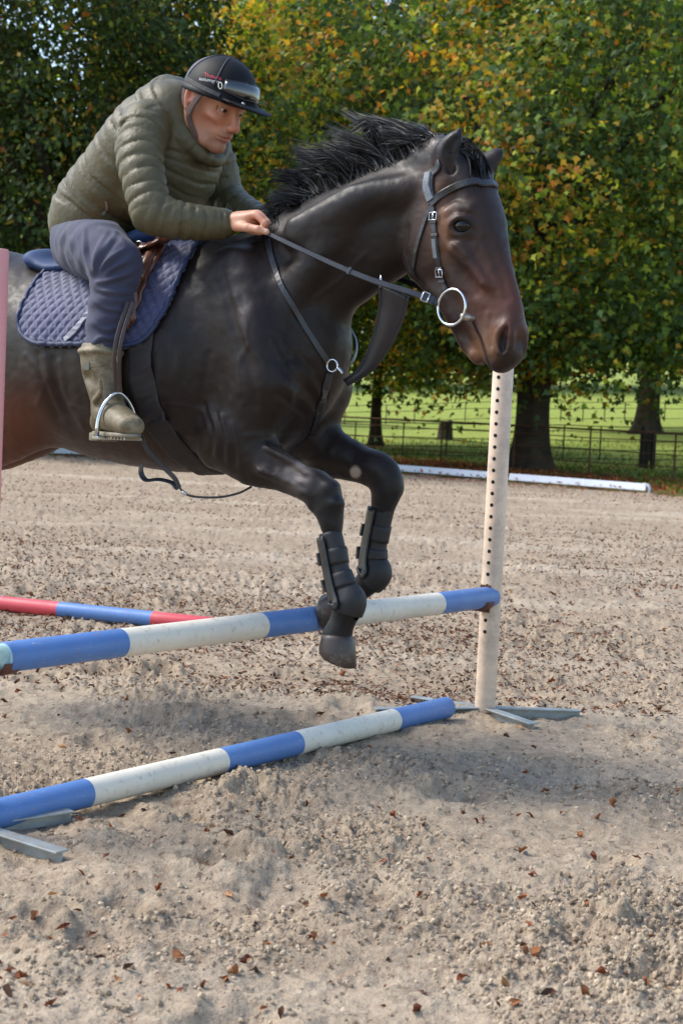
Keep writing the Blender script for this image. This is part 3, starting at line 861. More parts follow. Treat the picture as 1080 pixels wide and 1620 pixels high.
    L(gi.outputs[0], ip.inputs['Points']); L(sm.outputs[0], ip.inputs['Instance']); L(rv.outputs[0], ip.inputs['Rotation']); L(v3.outputs[0], ip.inputs['Scale']); L(ip.outputs[0], go.inputs[0])
    md = o.modifiers.new('crumbs', 'NODES'); md.node_group = ng
    tag(o, 'small crumbs and clods of sand lying on the surface', 'sand crumbs', kind='stuff')
sand_leaves()

# ------------------------------------------------------------------ signed distance modelling for bodies and clothes
class SDF:
    """a grid in its own frame (origin O, unit axes A rows); primitives are merged with a smooth minimum"""
    def __init__(s, O, A, lo, hi, h):
        s.O = np.array(O, float); s.A = np.array(A, float); s.lo = np.array(lo, float); s.h = h
        s.n = np.ceil((np.array(hi) - s.lo) / h).astype(int) + 1
        s.g = np.full(s.n, 1.0, np.float32)
        s.ax = [s.lo[i] + h * np.arange(s.n[i]) for i in range(3)]
    def loc(s, p): return s.A @ (np.array(p, float) - s.O)
    def dirn(s, d): return s.A @ np.array(d, float)
    def world(s, q): return s.O + q @ s.A
    def block(s, lo, hi):
        a = np.maximum(np.floor((lo - s.lo) / s.h).astype(int), 0); b = np.minimum(np.ceil((hi - s.lo) / s.h).astype(int) + 1, s.n)
        if (a >= b).any(): return None
        sl = tuple(slice(a[i], b[i]) for i in range(3))
        G = np.meshgrid(*[s.ax[i][a[i]:b[i]].astype(np.float32) for i in range(3)], indexing='ij')
        return sl, G
    def merge(s, sl, d, k, sub=False):
        a = s.g[sl]
        if sub:
            d = -d; h = np.clip(.5 - .5 * (a - d) / k, 0, 1); s.g[sl] = a + (d - a) * h + k * h * (1 - h)
        else:
            h = np.clip(.5 + .5 * (a - d) / k, 0, 1); s.g[sl] = a + (d - a) * h - k * h * (1 - h)
    def loft(s, pts, rv, rs=None, lat=None, k=.03, sub=False, res=3, e=2.0, mod=None):
        P = [s.loc(p) for p in pts]; n = len(P)
        rv = list(rv) if hasattr(rv, '__len__') else [rv] * n
        rs = rv if rs is None else (list(rs) if hasattr(rs, '__len__') else [rs] * n)
        if n > 2 and res > 1:
            Q = [np.array(v) for v in catmull([Vector(p) for p in P], res)]
            ip = np.linspace(0, n - 1, len(Q)); rv = list(np.interp(ip, range(n), rv)); rs = list(np.interp(ip, range(n), rs)); P = Q
        L = s.dirn(lat) if lat is not None else np.array([0, 1.0, 0]); L = L / np.linalg.norm(L)
        total = None
        R_ = max(max(rv), max(rs)) * 1.05 + k + 2 * s.h + (.02 if mod else 0)
        lo = np.min(P, 0) - R_; hi = np.max(P, 0) + R_
        bl = s.block(lo, hi)
        if bl is None: return
        sl, G = bl
        best = np.full(G[0].shape, 9.0, np.float32)
        T = np.zeros(G[0].shape, np.float32) if mod else None
        for i in range(len(P) - 1):
            a, b = P[i], P[i + 1]; ab = b - a; l2 = float(ab @ ab) + 1e-12
            m = max(rv[i], rs[i], rv[i + 1], rs[i + 1]) * 1.05 + k + 2 * s.h + (.02 if mod else 0)
            sb = s.block(np.minimum(a, b) - m, np.maximum(a, b) + m)
            if sb is None: continue
            sl2, g2 = sb
            rel = tuple(slice(sl2[j].start - sl[j].start, sl2[j].stop - sl[j].start) for j in range(3))
            x, y, z = (g2[j] - np.float32(a[j]) for j in range(3))
            t = np.clip((x * ab[0] + y * ab[1] + z * ab[2]) / l2, 0, 1)
            x = x - t * np.float32(ab[0]); y = y - t * np.float32(ab[1]); z = z - t * np.float32(ab[2])
            ws = x * np.float32(L[0]) + y * np.float32(L[1]) + z * np.float32(L[2])
            w2 = np.maximum(x * x + y * y + z * z - ws * ws, 0); wv = np.sqrt(w2)
            ra = np.float32(rv[i]) + t * np.float32(rv[i + 1] - rv[i]); rb = np.float32(rs[i]) + t * np.float32(rs[i + 1] - rs[i])
            ra = np.maximum(ra, 1e-4); rb = np.maximum(rb, 1e-4)
            if e == 2.0:
                k0 = np.sqrt((wv / ra) ** 2 + (ws / rb) ** 2)
            else:
                k0 = ((wv / ra) ** e + (np.abs(ws) / rb) ** e) ** (1 / e)
            k1 = np.sqrt((wv / ra ** 2) ** 2 + (ws / rb ** 2) ** 2) + 1e-6
            d = k0 * (k0 - 1) / k1
            d = np.where(k0 < 1e-3, -np.minimum(ra, rb), d)
            bb = best[rel]
            if mod:
                T[rel] = np.where(d < bb, (i + t) / (len(P) - 1), T[rel])
            best[rel] = np.minimum(bb, d)
        if mod: best = best - mod(T, G)
        s.merge(sl, best, k, sub)
    def ball(s, c, r, axes=None, k=.03, sub=False):
        """ellipsoid: r = three radii along axes (world directions) or the frame"""
        c = s.loc(c); r = np.array(r if hasattr(r, '__len__') else [r] * 3, float)
        if axes is None: B = np.eye(3)
        else:
            B = np.array([s.dirn(a) / np.linalg.norm(a) for a in axes])
        m = r.max() + k + 2 * s.h
        bl = s.block(c - m, c + m)
        if bl is None: return
        sl, G = bl
        x, y, z = (G[j] - np.float32(c[j]) for j in range(3))
        q = [x * np.float32(B[i, 0]) + y * np.float32(B[i, 1]) + z * np.float32(B[i, 2]) for i in range(3)]
        k0 = np.sqrt(sum((q[i] / np.float32(r[i])) ** 2 for i in range(3))); k1 = np.sqrt(sum((q[i] / np.float32(r[i] ** 2)) ** 2 for i in range(3))) + 1e-6
        d = np.where(k0 < 1e-3, -r.min(), k0 * (k0 - 1) / k1).astype(np.float32)
        s.merge(sl, d, k, sub)
    def mesh(s, smooth=2):
        g = s.g; n = g.shape
        neg = g < 0
        # cells with a sign change
        c = [neg[i:n[0] - 1 + i, j:n[1] - 1 + j, k:n[2] - 1 + k] for i in (0, 1) for j in (0, 1) for k in (0, 1)]
        cnt = sum(x.astype(np.int8) for x in c)
        act = (cnt > 0) & (cnt < 8)
        ids = np.full(act.shape, -1, np.int64); ids[act] = np.arange(act.sum())
        I = np.argwhere(act)
        val = lambda a, b, cc: g[I[:, 0] + a, I[:, 1] + b, I[:, 2] + cc]
        acc = np.zeros((len(I), 3)); w = np.zeros(len(I))
        corners = [(i, j, k) for i in (0, 1) for j in (0, 1) for k in (0, 1)]
        for p in corners:
            for ax in range(3):
                if p[ax] == 0:
                    q = list(p); q[ax] = 1
                    v0, v1 = val(*p), val(*q)
                    m = (v0 < 0) != (v1 < 0)
                    t = np.where(m, v0 / np.where(m, v0 - v1, 1), 0)
                    e = np.tile(np.array(p, float), (len(I), 1)); e[:, ax] += t
                    acc += e * m[:, None]; w += m
        V = (I + acc / w[:, None]) * s.h + s.lo
        Fs = []
        for ax in range(3):
            a = np.take(neg, range(0, n[ax] - 1), ax); b = np.take(neg, range(1, n[ax]), ax)
            E = np.argwhere(a != b)
            o1, o2 = [(1, 2), (2, 0), (0, 1)][ax]
            ok = (E[:, o1] > 0) & (E[:, o2] > 0) & (E[:, o1] < n[o1] - 1) & (E[:, o2] < n[o2] - 1)
            E = E[ok]
            flip = a[tuple(E.T)]
            def cid(d1, d2):
                q = E.copy(); q[:, o1] -= d1; q[:, o2] -= d2; return ids[tuple(q.T)]
            Q = np.stack([cid(1, 1), cid(0, 1), cid(0, 0), cid(1, 0)], 1)
            Q[~flip] = Q[~flip][:, ::-1]
            Fs.append(Q)
        F = np.concatenate(Fs)
        if np.linalg.det(s.A) < 0: F = F[:, ::-1]
        V = lap(V, F, smooth)
        W = s.world(V)
        return W, F
def lap(V, F, it=2, lam=.5):
    if it <= 0: return V
    e = np.concatenate([F[:, [i, (i + 1) % F.shape[1]]] for i in range(F.shape[1])])
    for _ in range(it):
        acc = np.stack([np.bincount(e[:, 0], V[e[:, 1], j], len(V)) + np.bincount(e[:, 1], V[e[:, 0], j], len(V)) for j in range(3)], 1)
        c = np.bincount(e[:, 0], minlength=len(V)) + np.bincount(e[:, 1], minlength=len(V))
        V = V + lam * (acc / np.maximum(c, 1)[:, None] - V)
    return V
def proj(W):
    """world points -> photograph pixels"""
    c = (np.asarray(W) - np.array(CAM)) @ np.array(CROT)
    return np.stack([540 - FPX * c[:, 0] / c[:, 2], 810 + FPX * c[:, 1] / c[:, 2]], 1)
def keep_big(V, F):
    """drop stray islands: keep faces of the component with most vertices"""
    lab = np.arange(len(V))
    for _ in range(60):
        m = lab[F].min(1); old = lab.copy()
        for j in range(F.shape[1]): np.minimum.at(lab, old[F[:, j]], m)
        while True:
            n2 = lab[lab]
            if (n2 == lab).all(): break
            lab = n2
        if (old == lab).all(): break
    root = np.bincount(lab).argmax()
    F = F[lab[F[:, 0]] == root]
    u, inv = np.unique(F, return_inverse=True)
    return V[u], inv.reshape(F.shape)

# ------------------------------------------------------------------ the horse
TH = R(30)
HO = at(400, 500, 4.55)
HF = Vector((math.cos(TH), -math.sin(TH), 0)); HL = Vector((-math.sin(TH), -math.cos(TH), 0)); UP = Vector((0, 0, 1))
def onplane(px, py, o, n, s=0.0):
    d = ray(px, py); o2 = o + n * s
    return CAM + d * ((o2 - CAM).dot(n) / d.dot(n))
def H(px, py, s=0.0): return onplane(px, py, HO, HL, s)
# head frame: turned a little more to the viewer than the body
TQ = R(44)
POLL = H(706, 262, .0)
QF = Vector((math.cos(TQ), -math.sin(TQ), 0)); QL = Vector((-math.sin(TQ), -math.cos(TQ), 0))
def Q(px, py, s=0.0): return onplane(px, py, POLL, QL, s)

def hit(px, py, off=0.0, bvh=None):
    """where the line of sight through a pixel meets a body, lifted off it by off; returns point, normal"""
    d = ray(px, py).normalized()
    loc, nor, _, _ = (bvh or HBVH).ray_cast(CAM, d)
    if loc is None: return None, None
    if nor.dot(d) > 0: nor = -nor
    return loc + nor * off, nor
def near(p, off=0.0, bvh=None):
    loc, nor, _, _ = (bvh or HBVH).find_nearest(Vector(p))
    return loc + nor * off, nor

def mir(P, s, L): return P - L * (2 * s)
USEAM = (H(636, 340) - HO).dot(HF)          # the head beyond this length is meshed finer
def build_horse_mesh():
    Sb = SDF(HO, [HF, HL, UP], (-1.45, -.44, .28 - HO.z), (USEAM + .03, .50, 1.84 - HO.z), .0066)
    Sh = SDF(HO, [HF, HL, UP], (USEAM - .03, -.34, .95 - HO.z), (1.10, .36, 1.84 - HO.z), .0042)
    horse_shape(Sb); horse_shape(Sh)
    V, F = Sh.mesh(1)
    head_features(Sh, BVHTree.FromPolygons([tuple(v) for v in V], [tuple(int(i) for i in f) for f in F]))
    Vb, Fb = keep_big(*Sb.mesh(3)); Vh, Fh = keep_big(*Sh.mesh(2))
    ub = (Vb[Fb].mean(1) - np.array(HO)) @ np.array(HF); uh = (Vh[Fh].mean(1) - np.array(HO)) @ np.array(HF)
    Fb = Fb[ub < USEAM + .004]; Fh = Fh[uh > USEAM - .004]
    V = np.concatenate([Vb, Vh]); F = np.concatenate([Fb, Fh + len(Vb)])
    used, inv = np.unique(F, return_inverse=True)
    return V[used], inv.reshape(F.shape)
def horse_shape(S):
    def both(ptlist, rv, rs=None, lat=HL, fr=H, **kw):
        """the same loft on the near side and mirrored on the far side; ptlist holds (px, py, s)"""
        P = [fr(*p) for p in ptlist]
        S.loft(P, rv, rs, lat=lat, **kw)
        S.loft([mir(q, p[2], lat) for q, p in zip(P, ptlist)], rv, rs, lat=lat, **kw)
    def bothball(p, r, axes, lat, fr, **kw):
        c = fr(*p); S.ball(c, r, axes, **kw); S.ball(mir(c, p[2], lat), r, axes, **kw)
    AX = [HF, HL, UP]
    # trunk
    st = [(-190, 440, 690, .20), (-130, 415, 715, .26), (-50, 400, 705, .285), (30, 403, 690, .28), (100, 420, 696, .285), (170, 426, 715, .29), (240, 410, 735, .285), (300, 388, 748, .265), (350, 378, 746, .235), (390, 382, 725, .21), (425, 405, 690, .18), (445, 440, 655, .135)]
    pts = [(H(x, a) + H(x, b)) / 2 for x, a, b, r in st]; rv = [(H(x, a) - H(x, b)).length / 2 for x, a, b, r in st]
    S.loft(pts, rv, [q[3] for q in st], k=.02, res=8)
    # neck
    st = [((385, 384), (415, 630), .142), ((425, 360), (436, 588), .126), ((485, 326), (474, 534), .110), ((548, 294), (538, 486), .096), ((608, 266), (600, 446), .084), ((660, 244), (650, 395), .070), ((698, 232), (690, 330), .062)]
    S.loft([(H(*a) + H(*b)) / 2 for a, b, r in st], [(H(*a) - H(*b)).length / 2 for a, b, r in st], [q[2] for q in st], k=.05, res=8)
    # breast muscles
    bothball((398, 606, .075), (.115, .085, .14), AX, HL, H, k=.05)
    # shoulder blade and upper arm
    both([(368, 430, .14), (392, 520, .17), (408, 600, .165)], [.06, .09, .10], [.04, .06, .065], k=.07)
    both([(415, 612, .15), (382, 672, .158), (345, 700, .155)], [.095, .10, .07], [.07, .075, .055], k=.05)
    # long muscles of the neck
    both([(560, 330, .085), (490, 420, .115), (430, 500, .13)], [.03, .04, .04], [.02, .025, .02], k=.05)
    both([(640, 300, .075), (560, 315, .095), (470, 365, .12)], [.03, .035, .04], [.02, .025, .02], k=.05)
    # near foreleg
    a = .155
    S.loft([H(368, 694, a), H(400, 724, a), H(445, 745, a - .005), H(480, 764, a - .005), H(500, 775, a - .005)], [.098, .080, .056, .046, .048], [.075, .066, .05, .044, .044], k=.04)
    S.loft([H(498, 768, a), H(511, 780, a), H(519, 800, a), H(523, 824, a)], [.046, .047, .044, .030], [.042, .044, .042, .031], k=.018)
    S.ball(H(521, 775, a + .01), (.032, .034, .030), k=.012); S.ball(H(497, 797, a + .012), (.020, .020, .026), k=.012); S.ball(H(531, 796, a + .012), (.024, .030, .020), k=.012)
    S.loft([H(523, 815, a), H(528, 860, a), H(537, 905, a), H(546, 940, a)], [.029, .026, .027, .034], [.028, .022, .023, .030], k=.02)
    S.ball(H(556, 951, a), (.045, .037, .043), k=.025)
    S.loft([H(552, 955, a), H(541, 985, a), H(533, 1006, a)], [.040, .035, .042], [.036, .034, .042], k=.02)
    # sinews of the forearm
    S.loft([H(425, 712, a + .035), H(474, 738, a + .028), H(506, 762, a + .02)], .014, k=.016)
    S.loft([H(412, 744, a + .055), H(458, 760, a + .04), H(492, 782, a + .03)], .013, k=.016)
    # far foreleg
    a = -.15
    S.loft([H(462, 684, a), H(500, 708, a), H(545, 725, a), H(578, 738, a), H(594, 743, a)], [.100, .086, .064, .052, .054], [.08, .068, .052, .045, .046], k=.045)
    S.loft([H(588, 740, a), H(606, 752, a), H(612, 772, a), H(607, 797, a)], [.05, .054, .050, .034], [.046, .048, .045, .034], k=.02)
    S.loft([H(608, 790, a), H(600, 830, a), H(592, 870, a), H(594, 895, a)], [.033, .028, .029, .034], [.03, .024, .024, .03], k=.02)
    S.ball(H(596, 906, a), (.045, .038, .044), k=.025)
    S.loft([H(592, 912, a), H(566, 935, a), H(536, 952, a)], [.04, .034, .044], [.036, .033, .044], k=.02)
    # hindquarters and hind legs, stretched back
    for sg in (1, -1):
        def hl(px, py, sv):
            p = H(px, py, sv)
            return p if sg > 0 else mir(p, sv, HL) - HF * .20
        S.loft([hl(-70, 480, .12), hl(-30, 570, .15), hl(28, 622, .17)], [.22, .20, .13], [.15, .13, .09], k=.07, res=5)
        S.loft([hl(42, 612, .17), hl(34, 650, .17), hl(-30, 692, .16), hl(-115, 738, .15), hl(-190, 772, .15)], [.12, .135, .115, .075, .055], [.085, .085, .075, .055, .045], k=.06, res=5)
        S.loft([hl(-185, 770, .15), hl(-225, 800, .15), hl(-300, 850, .15), hl(-330, 880, .15)], [.06, .04, .033, .045], k=.03)
    # barrel swell
    bothball((200, 590, .09), (.42, .21, .25), AX, HL, H, k=.08)
    # girth groove behind the elbow, flank hollow, grooves of shoulder and jugular
    both([(316, 560, .335), (308, 650, .33), (312, 738, .25)], .028, k=.05, sub=True)
    both([(62, 510, .37), (66, 590, .37), (84, 655, .31)], .035, k=.07, sub=True)
    both([(560, 470, .115), (505, 530, .15), (462, 570, .185)], .014, k=.05, sub=True)
    both([(440, 440, .195), (430, 520, .225), (446, 600, .24)], .012, k=.05, sub=True)
    both([(352, 470, .27), (346, 560, .275), (330, 640, .27)], .016, k=.05, sub=True)
    # ---- head
    st = [((700, 268), .090, .078), ((714, 318), .126, .092), ((722, 362), .142, .090), ((733, 408), .128, .072), ((750, 452), .096, .057), ((767, 492), .076, .048), ((784, 528), .068, .046), ((793, 553), .053, .042)]
    S.loft([Q(*p) for p, r, l in st], [r for p, r, l in st], [l for p, r, l in st], lat=QL, k=.025, e=2.5, res=6)
    ax = [QF, QL, UP]
    qb = lambda p, r, **kw: bothball(p, r, ax, QL, Q, **kw)
    ql = lambda pl, rv, rs=None, **kw: both(pl, rv, rs, QL, Q, **kw)
    qb((678, 374, .052), (.098, .048, .122), k=.014)                  # flat round jaw
    ql([(662, 428, .05), (700, 470, .045), (722, 505, .035)], [.03, .028, .026], [.024, .022, .022], k=.018)   # jaw bars
    ql([(724, 388, .080), (748, 420, .063), (768, 452, .050)], [.013, .010, .008], k=.02)      # cheek crest
    qb((722, 348, .064), (.048, .032, .042), k=.022)                 # eye mound
    qb((712, 306, .094), (.028, .020, .03), k=.03, sub=True)         # hollow above the eye
    qb((742, 455, .086), (.05, .022, .06), k=.03, sub=True)         # hollow of the cheek side
    qb((798, 531, .030), (.021, .017, .034), k=.022)                 # nostril wings
    # face ridge
    S.loft([Q(744, 285), Q(772, 362), Q(796, 440), Q(810, 488), Q(815, 515)], [.03, .034, .03, .027, .022], [.055, .05, .036, .031, .030], lat=QL, k=.03)
    # lips and chin
    S.loft([Q(803, 560), Q(792, 574)], [.032, .024], [.044, .036], lat=QL, k=.02)
    S.loft([Q(728, 506), Q(742, 540), Q(757, 562)], [.030, .028, .024], [.036, .036, .032], lat=QL, k=.018)
    # ears
    for s, base, mid, tip in ((1, Q(709, 272, .055), Q(706, 242, .066), Q(728, 203, .056)), (-1, Q(757, 283, -.06), Q(772, 262, -.078), Q(794, 236, -.10))):
        S.loft([base - UP * .03, base, mid, (mid + tip) / 2 + QF * .004, tip], [.032, .037, .037, .024, .003], [.028, .032, .028, .017, .0025], lat=QL, k=.018, res=4)
        S.loft([base + QF * .026 + QL * s * .020, mid + QF * .028 + QL * s * .020, (mid + tip) / 2 + QF * .02 + QL * s * .012], [.012, .016, .008], lat=QL, k=.010, sub=True)
    # forelock bump
    S.loft([Q(718, 238), Q(738, 256), Q(752, 285)], [.034, .034, .02], [.045, .04, .025], lat=QL, k=.025)
def head_features(S, bv):
    """eyes, nostrils and mouth, placed on the surface found so far and mirrored across the head"""
    ax = [QF, QL, UP]
    def sp(px, py, off=0.0):
        p, n = hit(px, py, off, bv); return p
    def lr(p):
        s_ = (p - POLL).dot(QL); return (p, mir(p, s_, QL))
    def groove(pxs, r, off=0.0, k=.004, sub=True):
        P = [lr(q) for q in (sp(x, y, off) for x, y in pxs) if q is not None]
        if len(P) < 2: return
        rr = r[:len(P)] if hasattr(r, '__len__') else r
        for i in (0, 1): S.loft([q[i] for q in P], rr, lat=QL, k=k, sub=sub)
    for i in (0, 1):
        S.ball(lr(sp(728, 357, .008))[i], (.026, .017, .017), ax, k=.004, sub=True)
    groove([(708, 362), (714, 350), (727, 343.5), (741, 347), (750, 358)], [.003, .0065, .0075, .006, .003], .000, .006, False)      # upper lid
    groove([(710, 365), (719, 370.5), (731, 372), (745, 366)], [.003, .0045, .0045, .003], -.001, .006, False)                  # lower lid
    groove([(706, 344), (722, 334), (744, 338)], .003, .001, .008)                                                          # crease above the lid
    groove([(702, 336), (720, 325), (744, 330)], [.007, .010, .007], -.004, .014, False)                                    # brow bone
    groove([(712, 378), (730, 384), (746, 380)], .003, .002, .010)
    groove([(712, 396), (740, 420), (764, 448)], [.008, .008, .006], -.003, .016, False)                                    # cheek crest
    groove([(700, 400), (728, 432), (752, 462)], [.010, .012, .008], .009, .020)                                            # hollow below it
    groove([(772, 380), (790, 430), (803, 470)], [.008, .008, .006], .008, .02)                                             # flat beside the nasal bone
    groove([(742, 503), (750, 516), (759, 532), (765, 550), (770, 568), (775, 581)], [.008, .0055, .0045, .0042, .0045, .005], .001, .004)     # mouth
    groove([(750, 508), (759, 524), (768, 542), (774, 560)], [.005, .007, .007, .006], -.003, .010, False)                  # upper lip edge
    groove([(803, 517), (797, 527), (793, 538), (793, 548), (797, 557)], [.005, .0095, .013, .012, .006], -.002, .004)      # nostril
    groove([(797, 513), (787, 524), (783, 540), (788, 558)], [.004, .0065, .0075, .005], -.001, .008, False)                # its rims
    groove([(806, 514), (810, 530), (808, 548), (800, 560)], [.004, .007, .008, .005], -.001, .008, False)
    groove([(776, 500), (774, 520), (778, 545)], .003, .002, .010)                                                         # wrinkles behind the nostril
    groove([(766, 490), (763, 508)], .0025, .002, .008)
    groove([(746, 562), (756, 573)], [.010, .009], -.003, .010, False)                                                     # chin
    groove([(645, 360), (640, 395), (650, 430), (670, 452)], [.006, .007, .007, .005], .004, .012)                         # line behind the jaw

HV, HFc = build_horse_mesh()
def body_detail(V):
    p = proj(V); x, y = p[:, 0], p[:, 1]
    s_ = (V - np.array(HO)) @ np.array(HL)
    h = np.zeros(len(V))
    def line(pts, w, amp):
        nonlocal h
        d = np.full(len(V), 1e9)
        C = catmull([Vector((*q, 0)) for q in pts], 6)
        for a, b in zip(C[:-1], C[1:]):
            ax_, ay = b.x - a.x, b.y - a.y; l2 = ax_ * ax_ + ay * ay + 1e-9
            t = np.clip(((x - a.x) * ax_ + (y - a.y) * ay) / l2, 0, 1)
            d = np.minimum(d, np.hypot(x - a.x - t * ax_, y - a.y - t * ay))
        h += amp * np.exp(-(d / w) ** 2) * (s_ > .02)
    # veins
    for pl in (((372, 470), (388, 505), (392, 545), (420, 575)), ((392, 545), (376, 580), (380, 620)), ((110, 640), (170, 660), (230, 655), (300, 690)), ((230, 655), (270, 640), (320, 650)), ((430, 540), (455, 590), (462, 640)), ((40, 560), (70, 600), (60, 640)), ((500, 470), (540, 440), (580, 400)), ((480, 720), (450, 705), (420, 690), (390, 690))):
        line(pl, 4.0, .0028)
    # skin folds round the elbow, chest and stifle
    for k in range(6):
        line(((322 + 9 * k, 640 + 6 * k), (336 + 8 * k, 680 + 5 * k), (334 + 9 * k, 716 + 4 * k)), 4.5, .0035 if k % 2 else -.004)
    for k in range(5):
        line(((470 - 8 * k, 560 + 16 * k), (500 - 6 * k, 590 + 15 * k), (520 - 5 * k, 632 + 12 * k)), 5, .003 if k % 2 else -.0035)
    for k in range(4):
        line(((60 + 12 * k, 560 + 4 * k), (70 + 12 * k, 610 + 6 * k), (92 + 14 * k, 660 + 6 * k)), 5, .003 if k % 2 else -.0035)
    line(((420, 690), (452, 712), (486, 738)), 3.5, -.004); line(((418, 716), (452, 734), (484, 756)), 3.5, -.004); line(((410, 738), (450, 752), (480, 772)), 3.0, -.003)
    line(((352, 440), (372, 520), (396, 590), (404, 640)), 8, -.005); line(((330, 560), (318, 640), (322, 700)), 6, -.004)
    # ribs, faint
    for k in range(6): line(((150 + 27 * k, 560), (140 + 27 * k, 620), (150 + 25 * k, 680)), 8, .0025)
    h += .0022 * fbm(x * .03, y * .03, 3, 5) + .0012 * fbm(x * .09, y * .09, 3, 6)
    me = raw_mesh('tmp', V, HFc); nrm = np.zeros(len(V) * 3, np.float32); me.vertices.foreach_get('normal', nrm); bpy.data.meshes.remove(me)
    return V + nrm.reshape(-1, 3) * h[:, None]
HV = body_detail(HV)
HBVH = BVHTree.FromPolygons([tuple(v) for v in HV], [tuple(int(i) for i in f) for f in HFc])

def coat():
    q = NT('horse_coat')
    a = q.n('ShaderNodeVertexColor', _layer_name='Col'); co = q.coord()
    mp = q.n('ShaderNodeMapping'); mp.inputs['Scale'].default_value = (1, 1, .25); q.l(co, mp.inputs[0])
    n = q.noise(mp.outputs[0], 160, 3, .6); n2 = q.noise(co, 9, 4, .6)
    c = q.mix(q.ramp(n2, [(.3, (.0,) * 3), (.75, (.45,) * 3)]), a.outputs[0], q.mix(1.0, a.outputs[0], (1.5, 1.35, 1.3, 1), 'MULTIPLY'))
    n4 = q.noise(co, 34, 5, .7)
    q.set(Base_Color=c, Roughness=q.ramp(n4, [(.3, (.36,) * 3), (.7, (.60,) * 3)]), Specular_IOR_Level=.27, Normal=q.bump(n, .18, .002, q.bump(n4, .10, .006)))
    q.set(Sheen_Weight=.05, Sheen_Roughness=.4, Sheen_Tint=(.75, .8, .9, 1))
    return q.m
M_COAT = coat()
def paint_horse():
    p = proj(HV); x, y = p[:, 0], p[:, 1]
    loc = (HV - np.array(HO)) @ np.array([HF, HL, UP]).T
    base = np.array(srgb(27, 19, 16)[:3]); brown = np.array(srgb(84, 46, 30)[:3]); blk = np.array(srgb(22, 21, 23)[:3]); musz = np.array(srgb(84, 50, 39)[:3]); tan = np.array(srgb(150, 110, 82)[:3])
    C = np.tile(base, (len(HV), 1))
    def mixin(c, m):
        nonlocal C
        C = C * (1 - m[:, None]) + c * m[:, None]
    g = lambda cx, cy, rx, ry: np.exp(-((x - cx) / rx) ** 2 - ((y - cy) / ry) ** 2)
    nz = 1 + .6 * fbm(x * .02, y * .02, 3, 12)
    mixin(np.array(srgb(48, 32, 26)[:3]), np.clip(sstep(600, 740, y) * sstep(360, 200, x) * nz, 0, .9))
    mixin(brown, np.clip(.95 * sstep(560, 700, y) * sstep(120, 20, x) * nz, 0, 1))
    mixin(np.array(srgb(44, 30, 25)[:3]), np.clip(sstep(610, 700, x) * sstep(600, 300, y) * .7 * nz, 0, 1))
    mixin(musz, np.clip(1.0 * g(795, 475, 60, 60) * nz, 0, 1))
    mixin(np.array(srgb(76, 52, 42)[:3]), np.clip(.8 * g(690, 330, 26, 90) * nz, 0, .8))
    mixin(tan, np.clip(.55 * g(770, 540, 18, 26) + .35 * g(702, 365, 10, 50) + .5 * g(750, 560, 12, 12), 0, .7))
    near_s = (loc[:, 1] > -.05)
    mixin(blk, np.clip(.45 * g(806, 560, 22, 16), 0, 1))
    mixin(blk * .5, np.clip(1.3 * g(795, 540, 5.5, 15), 0, 1))
    def pline(pts):
        d = np.full(len(x), 1e9)
        for (ax_, ay), (bx, by) in zip(pts[:-1], pts[1:]):
            t = np.clip(((x - ax_) * (bx - ax_) + (y - ay) * (by - ay)) / ((bx - ax_) ** 2 + (by - ay) ** 2), 0, 1)
            d = np.minimum(d, np.hypot(x - ax_ - t * (bx - ax_), y - ay - t * (by - ay)))
        return d
    mixin(blk * .6, .9 * np.exp(-(pline([(744, 505), (759, 532), (770, 568), (775, 581)]) / 2.2) ** 2))
    mixin(blk, .7 * np.exp(-(np.hypot((x - 728) / 22, (y - 357) / 15)) ** 4))
    mixin(blk, .85 * np.exp(-(pline([(698, 232), (660, 250), (608, 272), (548, 300), (485, 332), (425, 366)]) / 16) ** 4))
    mixin(blk, .9 * (sstep(262, 225, y) * sstep(680, 700, x)))
    mixin(blk, np.clip(.8 * g(735, 250, 40, 45), 0, .9))
    mixin(blk, sstep(735, 790, y) * sstep(440, 500, x))
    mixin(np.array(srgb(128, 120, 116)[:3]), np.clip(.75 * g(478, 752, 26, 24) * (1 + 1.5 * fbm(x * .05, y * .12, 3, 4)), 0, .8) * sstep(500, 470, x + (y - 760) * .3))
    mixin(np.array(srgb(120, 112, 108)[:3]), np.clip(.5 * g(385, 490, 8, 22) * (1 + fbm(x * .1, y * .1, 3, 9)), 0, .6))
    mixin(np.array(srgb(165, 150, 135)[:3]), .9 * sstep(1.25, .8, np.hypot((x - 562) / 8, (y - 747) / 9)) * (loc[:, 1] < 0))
    return C
HORSE_LABEL = 'dark bay horse leaping over the striped pole with folded forelegs'
hroot = thing('horse', Vector((HO.x, HO.y, 0)), HORSE_LABEL, 'horse')
def local_to(root, W): return np.asarray(W) - np.array(root.location)
hbody = link('body', raw_mesh('body', local_to(hroot, HV), HFc, [M_COAT], True, None, paint_horse()), hroot)

